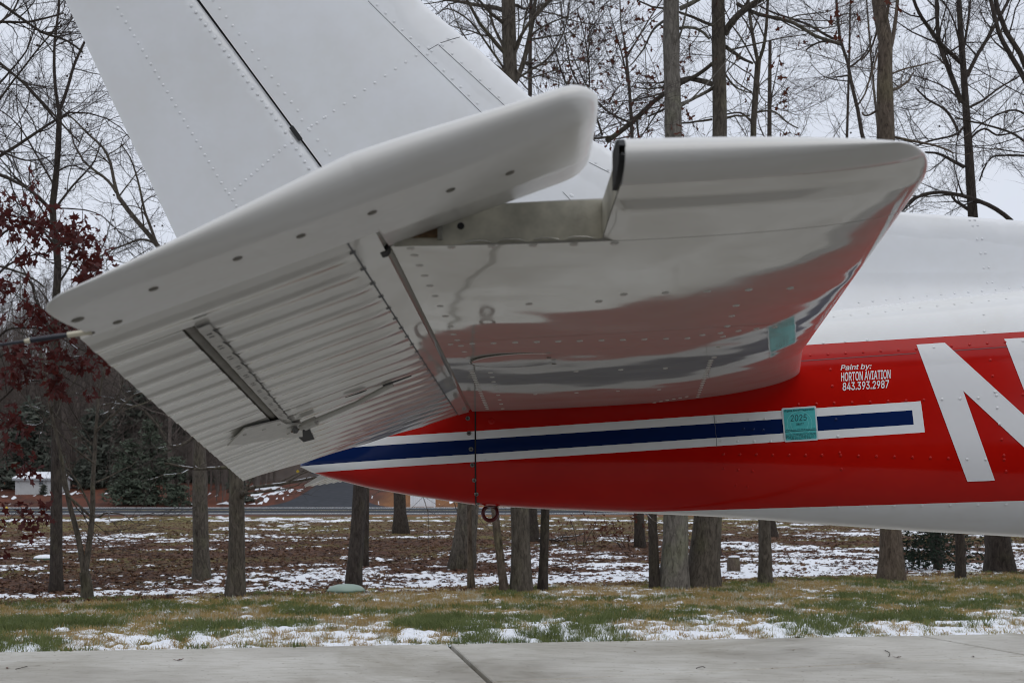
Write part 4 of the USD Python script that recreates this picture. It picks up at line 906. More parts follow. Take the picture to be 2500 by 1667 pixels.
tree('small twin stemmed tree with snow in its fork beside the sweetgum', [(213, 1466), (211, 1430), (206, 1395)], [26, 24, 22], M_bark,
     [([(207, 1405), (196, 1340), (189, 1300), (172, 1240), (160, 1175), (148, 1100), (120, 960), (105, 840)], (15, 5), .2), ([(207, 1405), (217, 1330), (226, 1250), (226, 1180), (228, 1140), (232, 1060), (243, 960), (262, 850)], (16, 5), .3), ([(150, 1160), (168, 1212), (192, 1232), (218, 1254)], (7, 6), .0), ([(228, 1256), (240, 1262), (262, 1250), (300, 1255), (330, 1275)], (6, 2), -.2), ([(230, 1130), (190, 1100), (150, 1060), (90, 1010)], (6, 2), -.5), ([(235, 1050), (290, 1000), (330, 960), (352, 955)], (7, 4), .0)], auto=0, seed=2, kids=dict(nb=5, nt=5, nf=4, lb=0.9), name='twin_stem_tree')
tree('grey brown trunk left of the elevator trailing edge, crown leaning left', [(493, 1415), (489, 1250), (487, 1090), (465, 850), (420, 660), (383, 597), (352, 560), (318, 520), (290, 482)], [38, 37, 36, 24, 18, 15, 14, 12, 11], M_bark,
     [([(290, 484), (278, 440), (268, 392), (252, 360), (225, 335), (180, 290), (140, 255)], (9, 3), .2), ([(284, 470), (262, 440), (235, 420), (205, 395), (190, 370), (176, 345), (170, 300)], (8, 3), .3), ([(383, 597), (368, 555), (352, 509), (343, 460), (329, 402), (300, 350)], (8, 3), -.3), ([(383, 597), (350, 585), (300, 600), (250, 622), (210, 640)], (7, 2), -.5), ([(292, 478), (320, 440), (332, 425), (350, 405)], (4, 2), .4), ([(352, 560), (345, 510), (370, 480), (410, 470)], (4, 2), -.4), ([(480, 1060), (420, 1090), (385, 1040), (330, 990), (275, 985)], (8, 5), -.8), ([(475, 940), (400, 945), (352, 955), (300, 975), (232, 990)], (8, 4), -.5), ([(470, 900), (400, 880), (330, 920), (290, 930)], (5, 3), -.6)],
     auto=5, t0=.45, Lb=(.9, 1.8), seed=3, kids=dict(nb=7, nt=6, nf=5, lb=.9))
tree('snow dusted trunk under the elevator corner with two bare side limbs', [(573, 1458), (578, 1330), (578, 1200), (572, 1080), (560, 900), (550, 600), (545, 200), (545, -150)], [40, 37, 33, 32, 28, 24, 18, 12], M_bark,
     [([(566, 1140), (520, 1143), (480, 1146), (440, 1142), (405, 1138)], (9, 5), -.5), ([(590, 1205), (612, 1190), (640, 1186), (690, 1180), (738, 1171), (800, 1160)], (10, 5), .2), ([(583, 1215), (596, 1204), (601, 1194)], (16, 10), -.2)], auto=6, t0=.5, seed=4, kids=dict(nb=3, nt=4, nf=3))
tree('brown trunk leaning right below the tail cap', [(862, 1432), (870, 1330), (879, 1200), (886, 900), (890, 400), (890, -150)], [36, 33, 30, 26, 20, 14], M_bark_d, auto=6, t0=.6, seed=5, kids=dict(nb=3, nt=4, nf=3))
tree('slim trunk just right of the leaning trunk below the tail cap', [(893, 1382), (896, 1200), (900, 900), (905, 500)], [13, 11, 9, 5], M_bark_d, auto=4, seed=6, kids=dict(nb=3, nt=3, nf=3))
tree('flared dark trunk standing back near the road, left of the tie-down ring', [(979, 1302), (975, 1205), (972, 1000), (970, 500), (970, -100)], [30, 27, 25, 19, 12], M_bark_d, auto=6, t0=.5, seed=7, flare=1.6, kids=dict(nb=3, nt=4, nf=3))
tree('thick mossy trunk with a flared base left of the tie-down ring', [(1126, 1388), (1138, 1290), (1144, 1230), (1120, 900), (1060, 400), (1000, -150)], [58, 48, 42, 36, 28, 18], M_bark, auto=6, t0=.6, seed=8, flare=1.35, kids=dict(nb=3, nt=4, nf=3))
tree('thin straight sapling in front of the thick mossy trunk', [(1151, 1441), (1147, 1330), (1146, 1200), (1150, 900)], [15, 12, 11, 8], M_bark_r, auto=3, seed=9, flare=1.6, kids=dict(nb=2, nt=3, nf=2))
tree('thin red brown trunk leaning left behind the tie-down ring', [(1232, 1447), (1220, 1350), (1210, 1262), (1195, 1100), (1180, 800)], [19, 19, 19, 17, 10], M_bark_r, auto=3, seed=10, kids=dict(nb=2, nt=3, nf=2))
tree('pale grey trunk right of the tie-down ring, tallest above the fin edge', [(1273, 1446), (1271, 1350), (1269, 1240), (1256, 800), (1246, 220), (1241, 0), (1238, -200)], [47, 44, 42, 39, 36, 34, 30], M_bark,
     [([(1250, 215), (1272, 170), (1290, 110), (1302, 50), (1308, 0), (1320, -60)], (13, 8), .3), ([(1304, 45), (1320, 25), (1338, 5), (1360, -40)], (9, 5), .2), ([(1232, 58), (1212, 42), (1190, 20), (1165, -5)], (10, 5), -.3), ([(1232, 115), (1212, 82), (1200, 50), (1193, 10)], (8, 5), .3), ([(1250, 200), (1290, 175), (1340, 140), (1382, 60), (1390, 0)], (6, 3), .5), ([(1258, 130), (1275, 80), (1280, 40), (1300, -20)], (6, 3), .5), ([(1235, 175), (1190, 110), (1140, 45), (1105, 20), (1075, 18)], (6, 3), -.4), ([(1252, 160), (1300, 190), (1350, 170), (1400, 120)], (5, 2), -.6)],
     auto=6, t0=.62, Lb=(1, 2), seed=11, kids=dict(nb=8, nt=7, nf=5, lb=.9))
tree('slim trunk in the second row right of the pale grey trunk', [(1303, 1322), (1300, 1250), (1297, 900), (1296, 400), (1294, 180), (1300, -100)], [24, 20, 17, 13, 10, 7], M_bark_d, auto=7, t0=.55, Lb=(1, 2.4), seed=12, flare=1.35, kids=dict(nb=6, nt=6, nf=5))
tree('slender trunk with rusty leaves, third right of the tie-down ring', [(1324, 1443), (1328, 1350), (1331, 1240), (1350, 800), (1395, 330), (1400, 200)], [22, 21, 20, 16, 8, 4], M_bark_d,
     [([(1400, 250), (1380, 200), (1350, 110), (1330, 40)], (5, 2), .3), ([(1398, 300), (1440, 200), (1430, 100), (1410, 20)], (5, 2), -.2), ([(1470, 330), (1440, 250), (1400, 185), (1375, 90)], (6, 3), .6)], auto=4, t0=.78, Lb=(.8, 1.5), seed=13, kids=dict(nb=8, nt=6, nf=4, lb=.8), leaf=M_leaf_rust, nleaf=120, lsize=.10, name='leafy_oak_tree')
tree('slim oak with scattered rusty leaves between fin edge and stabilizer tip', [(1563, 1337), (1560, 1255), (1552, 900), (1547, 480), (1543, 330), (1535, 200), (1524, 100)], [25, 23, 20, 15, 12, 9, 6], M_bark_d,
     [([(1535, 210), (1520, 140), (1500, 70), (1480, 0)], (5, 2), .4), ([(1530, 140), (1560, 90), (1590, 40), (1615, 0)], (5, 3), .5), ([(1524, 100), (1515, 50), (1512, -40)], (4, 2), .1), ([(1543, 300), (1480, 270), (1430, 205), (1390, 110)], (6, 2), -.4), ([(1545, 330), (1500, 340), (1450, 330), (1410, 350)], (4, 2), .6), ([(1540, 260), (1580, 230), (1610, 250)], (4, 2), .8)],
     auto=5, t0=.7, Lb=(1.0, 2.0), seed=14, kids=dict(nb=8, nt=6, nf=5, lb=1.1), leaf=M_leaf_rust, nleaf=360, lsize=.20, name='leafy_oak_tree')
tree('slender trunk just left of the two broadest trunks', [(1599, 1438), (1596, 1350), (1592, 1250), (1588, 900), (1590, 640)], [24, 22, 20, 16, 8], M_bark_d, auto=2, seed=15, kids=dict(nb=2, nt=3, nf=2))
tree('broad pale grey oak trunk, left of the two broadest trunks', [(1645, 1437), (1648, 1350), (1650, 1250), (1650, 800), (1644, 320), (1639, 100), (1638, -150)], [64, 58, 56, 48, 40, 40, 36], M_bark_l,
     [([(1625, 50), (1600, 68), (1565, 130), (1535, 165)], (7, 3), .8), ([(1660, 22), (1690, 8), (1720, -10), (1760, -40)], (12, 9), -.2), ([(1660, 70), (1700, 70), (1735, 92)], (8, 6), .2), ([(1652, 110), (1668, 60), (1680, 10), (1690, -60)], (6, 3), -.5), ([(1660, 260), (1700, 235), (1735, 215)], (9, 6), .3)], auto=2, t0=.8, Lb=(1, 2), seed=16, kids=dict(nb=6, nt=6, nf=5), leaf=M_leaf_rust, nleaf=40, lsize=.09, sides=18)
tree('broad brown oak trunk leaning right, right of the two broadest trunks', [(1714, 1434), (1722, 1350), (1729, 1250), (1748, 800), (1757, 320), (1755, 120), (1750, -150)], [74, 64, 60, 48, 36, 33, 30], M_bark,
     [([(1768, 85), (1790, 50), (1820, 22), (1870, -10), (1930, -50)], (18, 12), -.3), ([(1800, 10), (1850, 35), (1930, 55), (1985, 90), (2045, 110)], (9, 7), -.8), ([(1740, 155), (1700, 185), (1650, 210), (1600, 245), (1540, 300), (1480, 346)], (9, 14), .9), ([(1742, 215), (1700, 238), (1650, 260), (1580, 285)], (9, 5), .6), ([(1772, 115), (1800, 135), (1835, 155)], (10, 6), .5), ([(1738, 292), (1690, 297), (1655, 298)], (6, 4), .3), ([(1770, 290), (1800, 285), (1830, 288)], (6, 4), .1), ([(1770, 180), (1800, 215), (1830, 222)], (5, 3), .4)],
     auto=3, t0=.75, Lb=(1, 2.2), seed=17, kids=dict(nb=6, nt=6, nf=5), leaf=M_leaf_rust, nleaf=260, lsize=.12, sides=18)
tree('thin trunk half hidden behind the broad brown oak', [(1752, 1357), (1750, 1270), (1745, 1000), (1744, 700)], [16, 14, 12, 8], M_bark_d, auto=3, seed=18, kids=dict(nb=2, nt=3, nf=2))
tree('straight grey trunk between the stump and the broad brown oak, forking above the stabilizer tip', [(1868, 1428), (1868, 1350), (1866, 1260), (1850, 800), (1839, 330), (1846, 215), (1851, 150)], [30, 28, 27, 22, 16, 15, 14], M_bark,
     [([(1851, 155), (1840, 100), (1832, 50), (1826, 0), (1815, -80)], (10, 7), .2), ([(1852, 152), (1866, 105), (1872, 50), (1874, 0), (1880, -80)], (9, 6), -.3), ([(1838, 232), (1860, 205), (1890, 185)], (4, 2), .2), ([(1848, 275), (1880, 272), (1920, 300), (1950, 320)], (5, 3), -.4), ([(1835, 300), (1800, 275), (1775, 280)], (5, 4), .2), ([(1835, 225), (1805, 205), (1775, 170)], (4, 2), -.2)], auto=4, t0=.8, Lb=(.8, 1.6), seed=19, kids=dict(nb=7, nt=6, nf=5, lb=.9))
tree('flared trunk far back just right of the straight grey trunk', [(1886, 1311), (1882, 1260), (1880, 1000), (1878, 600), (1880, 100)], [18, 16, 15, 12, 8], M_bark_d, auto=7, t0=.5, Lb=(1.2, 2.6), seed=20, flare=1.8, kids=dict(nb=5, nt=5, nf=5))
tree('knotted pale trunk right of the stabilizer tip', [(2176, 1419), (2176, 1350), (2174, 1280), (2168, 800), (2163, 330), (2160, 200), (2162, 100), (2152, 50), (2143, 0), (2138, -150)], [55, 51, 50, 44, 38, 40, 44, 36, 32, 28], M_bark_r,
     [([(2176, 110), (2185, 60), (2192, 0), (2195, -60)], (11, 7), .3), ([(2178, 220), (2205, 208), (2230, 180)], (8, 4), .3), ([(2178, 180), (2230, 165), (2280, 160)], (5, 3), .5), ([(2140, 270), (2120, 282), (2105, 280)], (6, 4), .2), ([(2146, 60), (2130, 110), (2105, 150)], (6, 4), .5), ([(2143, 130), (2125, 190), (2105, 245)], (5, 3), -.4), ([(2182, 335), (2230, 345), (2290, 360), (2330, 380)], (7, 4), -.4)], auto=3, t0=.72, Lb=(1, 2), seed=21, kids=dict(nb=7, nt=6, nf=5), sides=18)
tree('slender sweetgum winding up left of the knotted pale trunk', [(2290, 1371), (2283, 1300), (2220, 800), (2150, 480), (2105, 330), (2094, 268), (2080, 210), (2072, 165), (2058, 110), (2048, 88), (2042, 0), (2038, -80)], [27, 25, 22, 18, 15, 13, 13, 12, 10, 8, 7, 6], M_bark_d,
     [([(2058, 112), (2035, 104), (2010, 102), (1985, 112), (1968, 124)], (8, 4), .2), ([(2057, 108), (2010, 82), (1960, 55), (1900, 36), (1850, 15)], (7, 4), .5), ([(2074, 165), (2100, 145), (2120, 120), (2130, 90)], (6, 3), .3), ([(2090, 262), (2115, 220), (2128, 160), (2140, 110)], (5, 3), -.3), ([(2044, 45), (2070, 35), (2090, 38)], (4, 2), .2), ([(2070, 185), (2055, 186), (2042, 187)], (5, 4), .1)], auto=3, t0=.75, Lb=(.8, 1.6), seed=22, kids=dict(nb=8, nt=6, nf=5, lb=.9), gum=70, name='sweetgum_tree')
tree('thin trunk beside the dark holly bush', [(2345, 1413), (2345, 1350), (2343, 1290), (2342, 1000), (2340, 720)], [23, 22, 21, 17, 10], M_bark_d, auto=2, seed=23, kids=dict(nb=2, nt=3, nf=2))
tree('dark forked trunk at the right, limbs spreading above the fuselage', [(2441, 1399), (2437, 1350), (2432, 1290), (2410, 900), (2378, 560), (2372, 480), (2364, 350), (2358, 268), (2352, 160), (2347, 100), (2341, 0), (2338, -120)], [62, 56, 52, 40, 29, 28, 25, 22, 18, 15, 13, 11], M_bark_d,
     [([(2346, 250), (2328, 200), (2310, 155), (2298, 125), (2290, 97), (2286, 34), (2288, -60)], (13, 8), .3), ([(2362, 185), (2388, 132), (2410, 97), (2438, 48), (2465, 0), (2490, -50)], (10, 7), .4), ([(2345, 153), (2318, 128), (2303, 114), (2270, 70), (2245, 34), (2222, -20)], (11, 7), -.4), ([(2354, 408), (2325, 392), (2296, 376), (2262, 368)], (9, 5), .3), ([(2370, 515), (2345, 495), (2330, 475)], (9, 6), .2), ([(2470, 540), (2430, 510), (2400, 495), (2350, 478), (2300, 470), (2262, 473), (2225, 488), (2200, 515)], (11, 8), -.5), ([(2350, 130), (2362, 70), (2372, 0), (2380, -60)], (7, 5), .2), ([(2358, 265), (2400, 245), (2440, 215), (2500, 180)], (7, 3), .3), ([(2340, 330), (2310, 270), (2260, 240), (2235, 215)], (7, 4), .2), ([(2365, 345), (2400, 315), (2440, 330), (2510, 310)], (6, 3), -.6), ([(2360, 300), (2330, 330), (2270, 345), (2200, 370)], (6, 4), -.3)],
     auto=4, t0=.72, Lb=(1, 2.2), seed=24, kids=dict(nb=8, nt=6, nf=5, lb=1.0), gum=30)
tree('tree just beyond the right edge, two dark limbs crossing the corner', [(2590, 1412), (2580, 900), (2560, 400), (2530, 240), (2490, 130), (2452, 70), (2430, 0), (2420, -100)], [58, 48, 36, 24, 16, 14, 12, 9], M_bark_d,
     [([(2530, 250), (2500, 190), (2470, 140), (2440, 80), (2425, 20), (2410, -40)], (13, 9), .4), ([(2560, 420), (2480, 330), (2400, 300), (2330, 285)], (7, 4), .2), ([(2560, 500), (2500, 380), (2430, 380), (2390, 440)], (7, 4), -.2), ([(2550, 330), (2480, 270), (2420, 290), (2370, 330)], (6, 3), -.4)], auto=6, t0=.5, Lb=(1, 2.4), seed=25, kids=dict(nb=7, nt=6, nf=5), gum=40)
tree('tree beyond the left edge reaching long limbs into the corner', [(-95, 1462), (-90, 1000), (-80, 600), (-60, 300), (-40, 100), (-30, -60)], [52, 46, 38, 30, 24, 18], M_bark_d,
     [([(-60, -25), (0, 8), (60, 50), (110, 82), (160, 98), (205, 130)], (9, 5), .3), ([(-60, 50), (0, 54), (60, 54), (110, 46), (160, 34)], (8, 4), .5), ([(-60, 110), (0, 155), (60, 205), (110, 255), (150, 300), (195, 350)], (8, 4), -.2), ([(-60, 260), (20, 180), (70, 120), (90, 60)], (6, 3), .2), ([(-60, 330), (30, 200), (100, 110), (150, 50)], (6, 3), -.4), ([(-70, 350), (0, 370), (60, 390), (120, 380)], (7, 3), .3), ([(-70, 420), (0, 425), (50, 450), (100, 480)], (8, 4), -.6), ([(-70, 640), (0, 650), (60, 670), (110, 700)], (7, 4), -.2)],
     auto=7, t0=.45, Lb=(1.5, 3), seed=26, kids=dict(nb=8, nt=6, nf=5, lb=1.2), gum=20)
tree('young oak holding oxblood leaves in front of the sweetgum', [(-40, 1475), (-35, 1200), (-30, 900), (-20, 600), (0, 480)], [20, 18, 15, 10, 6], M_bark_d,
     [([(-30, 620), (20, 560), (70, 540), (120, 570), (150, 600)], (6, 3), -.5), ([(-30, 700), (30, 640), (80, 620), (130, 640)], (6, 3), -.8), ([(-30, 860), (30, 800), (90, 800), (150, 830), (180, 850)], (7, 3), -.6), ([(-30, 900), (30, 860), (80, 880), (140, 900)], (6, 3), -.3), ([(-30, 1010), (20, 960), (60, 930), (100, 930)], (6, 3), -.2), ([(-30, 1120), (0, 1080), (30, 1060)], (5, 3), -.3), ([(-25, 560), (10, 520), (40, 490)], (5, 2), -.4), ([(-30, 1290), (0, 1270), (20, 1280)], (4, 2), -.2)],
     auto=0, seed=27, kids=dict(nb=7, nt=5, nf=4, lb=.40, lt=.22, lf=.14, up=-.02), leaf=M_leaf_red, nleaf=1250, lsize=.125, name='leafy_oak_tree')

# -- trees further into the wood, before the road: each its own stem
extra = [
    ((2040, 1270), 13, 'bare tree on the road verge just left of the knotted pale trunk'), ((2245, 1283), 12, 'bare tree far behind the holly bush')]
re_ = np.random.default_rng(55)
for i, ((x, y), w, lab) in enumerate(extra):
    ln = re_.normal(0, 40)
    tree(lab, [(x, y), (x + ln * .2, y - 250), (x + ln * .6, y - 700), (x + ln, y - 1150), (x + ln * 1.2, y - 1500)], [w, w * .85, w * .65, w * .45, w * .2], (M_bark_d, M_bark)[i % 2], auto=17, t0=.28, Lb=(2.0, 4.6), seed=60 + i,
         kids=dict(nb=3.0, nt=6, nf=5, lb=1.9, lt=.8, lf=.45, tip=.0042, up=.05), sides=8, leaf=M_leaf_rust if i == 4 else None, nleaf=120, lsize=.18)

# -- the wood beyond the road: four bare trees and their many copies
protos = []
for k in range(5):
    rng = np.random.default_rng(300 + k); H = 20.0
    path = wander(rng, (0, 0, -0.3), (0, 0, 1), H, 16, 0.035, .05); rad = np.linspace(0.21, 0.03, 16)
    limbs = [(path[5:], rad[5:])]
    for p, d, t in sprout(rng, path, 20, .25, .98, .75): limbs.append((wander(rng, p, d, rng.uniform(2.0, 5.5) * (1.25 - .6 * t), 8, .11, .07), np.linspace(.075 * (1.2 - t), .012, 8)))
    br, sh, ends = crown(rng, limbs[1:], nb=2.8, nt=5, nf=4, lb=2.0, lt=1.1, lf=.7, tip=.0075, up=.07)
    g = '/World/far_wood/tree_%d' % k
    protos.append((join(tube(path, rad, 7), *[tube(p, r, 5, False) for p, r in limbs[1:]], *[tube(p, r * 1.6, 3, False) for p, r in br], shoots(*sh))))
fw = UsdGeom.PointInstancer.Define(stage, '/World/far_wood')
keys(fw.GetPrim(), 'grey brown bare wood on the slopes beyond the road', 'wood', None, 'stuff')
M_far = simple('far_bark', (0.135, 0.112, 0.098), 0.95, 0, (1.2, 0.6), spec=0.1)
for k, m in enumerate(protos):
    UsdGeom.Scope.Define(stage, '/World/far_wood/protos') if k == 0 else None
    usdkit.mesh(stage, '/World/far_wood/protos/tree_%s' % 'abcde'[k], m, M_far)
fr_ = np.random.default_rng(77); pos = []
def scatter(n, x0, x1, y0, y1, gap):
    k = 0
    while k < n:
        Y = fr_.uniform(y0, y1); X = fr_.uniform(x0, x1) * Y
        if abs(X - float(SRX(Y))) < 5.0: k += .2; continue
        if -37 < X < -22.5 and 64 < Y < 82: k += .2; continue
        pos.append((X, Y)); k += 1
scatter(300, -.66, -.18, 70, 165, 2); scatter(110, -.18, .30, 78, 150, 2); scatter(16, .05, .62, 72, 115, 2); NBIG = len(pos); scatter(260, -.62, -.17, 64, 92, 2)
pos = np.array(pos); n = len(pos); pz = ground_z(pos[:, 0], pos[:, 1])
fw.CreatePositionsAttr(Vt.Vec3fArray.FromNumpy(np.c_[pos, pz].astype(np.float32)))
ang = fr_.uniform(0, np.pi * 2, n); sc = fr_.uniform(.68, 1.0, n) * np.where(pos[:, 0] / pos[:, 1] < -.14, 0.78, 0.85) * np.where(np.arange(n) < NBIG, 1.0, 0.30)
fw.CreateOrientationsAttr(Vt.QuathArray([Gf.Quath(float(math.cos(a / 2)), 0, 0, float(math.sin(a / 2))) for a in ang]))
fw.CreateScalesAttr(Vt.Vec3fArray.FromNumpy(np.repeat(sc[:, None], 3, 1).astype(np.float32)))
fw.CreateProtoIndicesAttr(Vt.IntArray.FromNumpy(fr_.integers(0, 5, n).astype(np.int32)))
fw.CreatePrototypesRel().SetTargets([Sdf.Path('/World/far_wood/protos/tree_' + c_) for c_ in 'abcde'])

# -- evergreens with snow on them, on the far bank
def needle_mat(name, c0, c1, snow):
    return usdkit.material(stage, L + name, {'o': ('geometry', {}), 'r': ('rgb_ramp', {'ramp': [(0.0, c0), (snow, c1), (min(snow + .02, 1), (0.62, 0.66, 0.68)), (1.0, (0.75, 0.78, 0.80))]}), 'p': ('principled_bsdf', {'roughness': 0.8, 'specular_ior_level': 0.2})},
        [('o.random_per_island', 'r.fac'), ('r.color', 'p.base_color')], surface='p.BSDF')
M_cedar = needle_mat('snowy_cedar_green', (0.07, 0.085, 0.06), (0.20, 0.22, 0.15), 0.72)
M_pine = needle_mat('dark_pine_green', (0.07, 0.078, 0.062), (0.18, 0.19, 0.15), 0.80)
M_holly = needle_mat('dark_holly_green', (0.012, 0.020, 0.011), (0.040, 0.058, 0.028), 0.95)
def evergreen(label, px, hpx, wpx, mat, n, seed, size=.3, shape=1.0, name='evergreen_tree', z0=0.0, cat='tree'):
    rng = np.random.default_rng(seed); b = base_at(*px); k = b[1] / FP; H, W = hpx * k, wpx * k / 2
    x = thing(name, label, cat, b)
    put('trunk', tube([b + (0, 0, -.1), b + (0, 0, H * .5), b + (0, 0, H * .95)], [W * .07 + .02, W * .045 + .01, .01], 7), M_bark_d, x, smooth=60)
    # boughs: clumps of small sprays along drooping arms
    nb = max(14, int(n / 55)); P_ = []
    for j in range(nb):
        t = z0 + (1 - z0) * rng.uniform(0, 1) ** 1.15; a = rng.uniform(0, 2 * np.pi); R_ = W * (1 - t) ** shape * rng.uniform(.55, 1.1) + .08 * W
        m = int(n / nb); s = rng.uniform(.15, 1, m) ** .7; spread = .16 * W
        q = np.c_[np.cos(a) * R_ * s, np.sin(a) * R_ * s, t * H - .25 * R_ * s ** 2 + rng.normal(0, .05 * W, m)] + rng.normal(0, spread, (m, 3)) * np.array([1, 1, .45])
        P_.append(q)
    P_ = np.vstack(P_); P_ = P_[P_[:, 2] > .05] + b
    m = len(P_); d = rng.normal(size=(m, 3)); d[:, 2] *= .5; d /= np.linalg.norm(d, axis=1, keepdims=True); u = np.cross(d, rng.normal(size=(m, 3))); u /= np.linalg.norm(u, axis=1, keepdims=True); s = size * rng.uniform(.5, 1.2, m)[:, None]
    v = np.stack([P_ - u * s * .22, P_ + u * s * .22, P_ + d * s], 1).reshape(-1, 3)
    put('crown', (v, np.arange(3 * m).reshape(-1, 3)), mat, x, kind='stuff')
    return x
for i, (lab, px, h, w, m_, n_, sz, sh) in enumerate((
    ('rounded snowy cedar right of the white shed by the road', (318, 1232), 150, 120, M_cedar, 2600, .30, .6), ('taller snow flecked cedar just right of the rounded one', (372, 1234), 200, 110, M_cedar, 2600, .32, .8),
    ('small snowy cedar at the road edge left of the elevator corner', (430, 1236), 120, 80, M_cedar, 1600, .28, .8), ('broad dark pine behind the white shed', (80, 1192), 210, 200, M_pine, 3200, .55, .9),
    ('tall dark pine behind the twin stemmed tree', (235, 1190), 180, 150, M_pine, 2800, .55, .9), ('dark pine above the two snowy cedars', (330, 1175), 220, 190, M_pine, 3200, .6, .8),
    ('dark pine behind the grey brown trunk', (455, 1178), 200, 170, M_pine, 3000, .55, .9), ('snow dusted pine left of the side road', (560, 1180), 210, 130, M_cedar, 2400, .45, .9),
    ('small dark evergreen against the shed wall', (106, 1208), 26, 18, M_pine, 420, .22, .8), ('smallest evergreen at the left end of the shed', (50, 1207), 30, 18, M_pine, 300, .2, .8), ('low dark shrub on the bank left of the side road', (585, 1225), 60, 90, M_pine, 900, .3, .4))):
    evergreen(lab, px, h, w, m_, n_, 500 + i, sz, sh)
evergreen('dark holly bush under the fuselage at the right', (2290, 1393), 175, 290, M_holly, 3600, 540, .085, .35, 'holly_bush', .05, 'bush')

# ================================================================== small things in the landscape
# white shed on the far bank
sb_ = base_at(82, 1207); kS = sb_[1] / FP
shed = thing('shed', 'white gable shed with a snowy roof across the road', 'shed', sb_)
M_shed = simple('shed_white_siding', (0.50, 0.505, 0.50), 0.6, 0, (3, .85)); M_roof = simple('snow_covered_roof', (0.80, 0.82, 0.86), .7, 0, (4, .9)); M_win = simple('dark_window_glass', (0.02, 0.025, 0.03), .15)
W_, D_, H_, RH = 90 * kS, 2.9, 38 * kS, 15 * kS
x0, x1, y0, y1, zb = sb_[0] - W_ / 2, sb_[0] + W_ / 2, sb_[1], sb_[1] + D_, sb_[2] - .25
put('wall', box((sb_[0], sb_[1] + D_ / 2, zb + (H_ + .25) / 2), (W_, D_, H_ + .25)), M_shed, shed)
zt_ = zb + H_ + .25; ym = (y0 + y1) / 2
for xx in (x0 + .001, x1 - .001):
    put('gable', (np.array([(xx, y0, zt_), (xx, y1, zt_), (xx, ym, zt_ + RH)]), np.array([[0, 1, 2]])), M_shed, shed)
for ya, yb in ((y0 - .15, ym), (y1 + .15, ym)):
    rv = np.array([(x0 - .12, ya, zt_ - .02), (x1 + .12, ya, zt_ - .02), (x1 + .12, yb, zt_ + RH + .02), (x0 - .12, yb, zt_ + RH + .02)])
    put('roof', (np.vstack([rv, rv + (0, 0, .09)]), np.array([[0, 1, 2, 3], [4, 5, 6, 7], [0, 1, 5, 4], [1, 2, 6, 5], [2, 3, 7, 6], [3, 0, 4, 7]])), M_roof, shed)
put('fascia', box((sb_[0], y0 - .16, zt_ - .03), (W_ + .24, .03, .12)), simple('fascia_grey', (.25, .26, .27), .6), shed)
for j in range(22): put('siding_batten', box((x0 + (j + .5) * W_ / 22, y0 - .008, zb + (H_ + .1) / 2), (.03, .016, H_ + .1)), M_shed, shed)
wx = sb_[0] + (101 - 82) * kS; wz = sb_[2] + 30 * kS
wd = put('window', box((wx, y0 - .012, wz), (11 * kS, .03, 12 * kS)), M_win, shed)
for dx, dz, sx, sz in ((0, 6.2, 12.5, .9), (0, -6.2, 12.5, .9), (-5.8, 0, .9, 12), (5.8, 0, .9, 12), (0, 0, 10, .5)): put('window_frame', box((wx + dx * kS, y0 - .03, wz + dz * kS), (sx * kS, .03, sz * kS)), M_shed, wd)
# white fence panel beyond the tail cap
fb = base_at(1032, 1238); kF = fb[1] / FP
fence = thing('fence_panel', 'white board fence panel beyond the road under the tail cap', 'fence', fb)
M_vinyl = simple('white_vinyl', (.66, .67, .69), .45, 0, (4, .93))
for j in range(11): put('board', box((fb[0] + (-26 + 5 * j + 1) * kF, fb[1] + .0, fb[2] + 19 * kF), (4.7 * kF, .03, (36 - (j % 2) * .4) * kF)), M_vinyl, fence)
for j in (-28, 29): put('post', box((fb[0] + j * kF, fb[1] - .002, fb[2] + 20 * kF), (4 * kF, .12, 41 * kF)), M_vinyl, fence)
for dz in (6, 32): put('rail', box((fb[0] + .5 * kF, fb[1] + .04, fb[2] + dz * kF), (54 * kF, .04, 3 * kF)), M_vinyl, fence)
# yellow hydrant by the road and a yellow diamond sign up the side road
M_hyd = simple('hydrant_yellow', (.55, .38, .03), .5)
hb = base_at(16, 1249); kH = hb[1] / FP
hyd = thing('fire_hydrant', 'small yellow hydrant at the far left by the road', 'hydrant', hb)
put('barrel', tube([hb + (0, 0, z * kH) for z in (-1, 1, 1.2, 8, 8.3, 9.3)], np.array([5, 5, 3.2, 3.2, 4.2, 4.0]) * kH, 12), M_hyd, hyd, smooth=35)
put('bonnet', tube([hb + (0, 0, z * kH) for z in (9.3, 11, 12, 13)], np.array([3.4, 2.6, 1.2, .8]) * kH, 12), M_hyd, hyd, smooth=35)
for s in (-1, 1): put('nozzle', tube([hb + (s * 2 * kH, 0, 6 * kH), hb + (s * 5 * kH, 0, 6 * kH)], 1.5 * kH, 10), M_hyd, hyd, smooth=35)
gb = base_at(727, 1160); kG = gb[1] / FP
sg = thing('road_sign', 'little yellow marker sign beside the side road', 'sign', gb)
put('post', box(gb + (0, .03, 5 * kG), (.06, .06, 12 * kG)), M_alu, sg)
dm = np.array([(0, 0, -4.5), (4.5, 0, 0), (0, 0, 4.5), (-4.5, 0, 0)]) * kG + gb + (0, -.03, 9 * kG)
put('plate', (np.vstack([dm, dm + (0, .02, 0)]), np.array([[0, 1, 2, 3], [7, 6, 5, 4], [0, 4, 5, 1], [1, 5, 6, 2], [2, 6, 7, 3], [3, 7, 4, 0]])), M_hyd, sg)
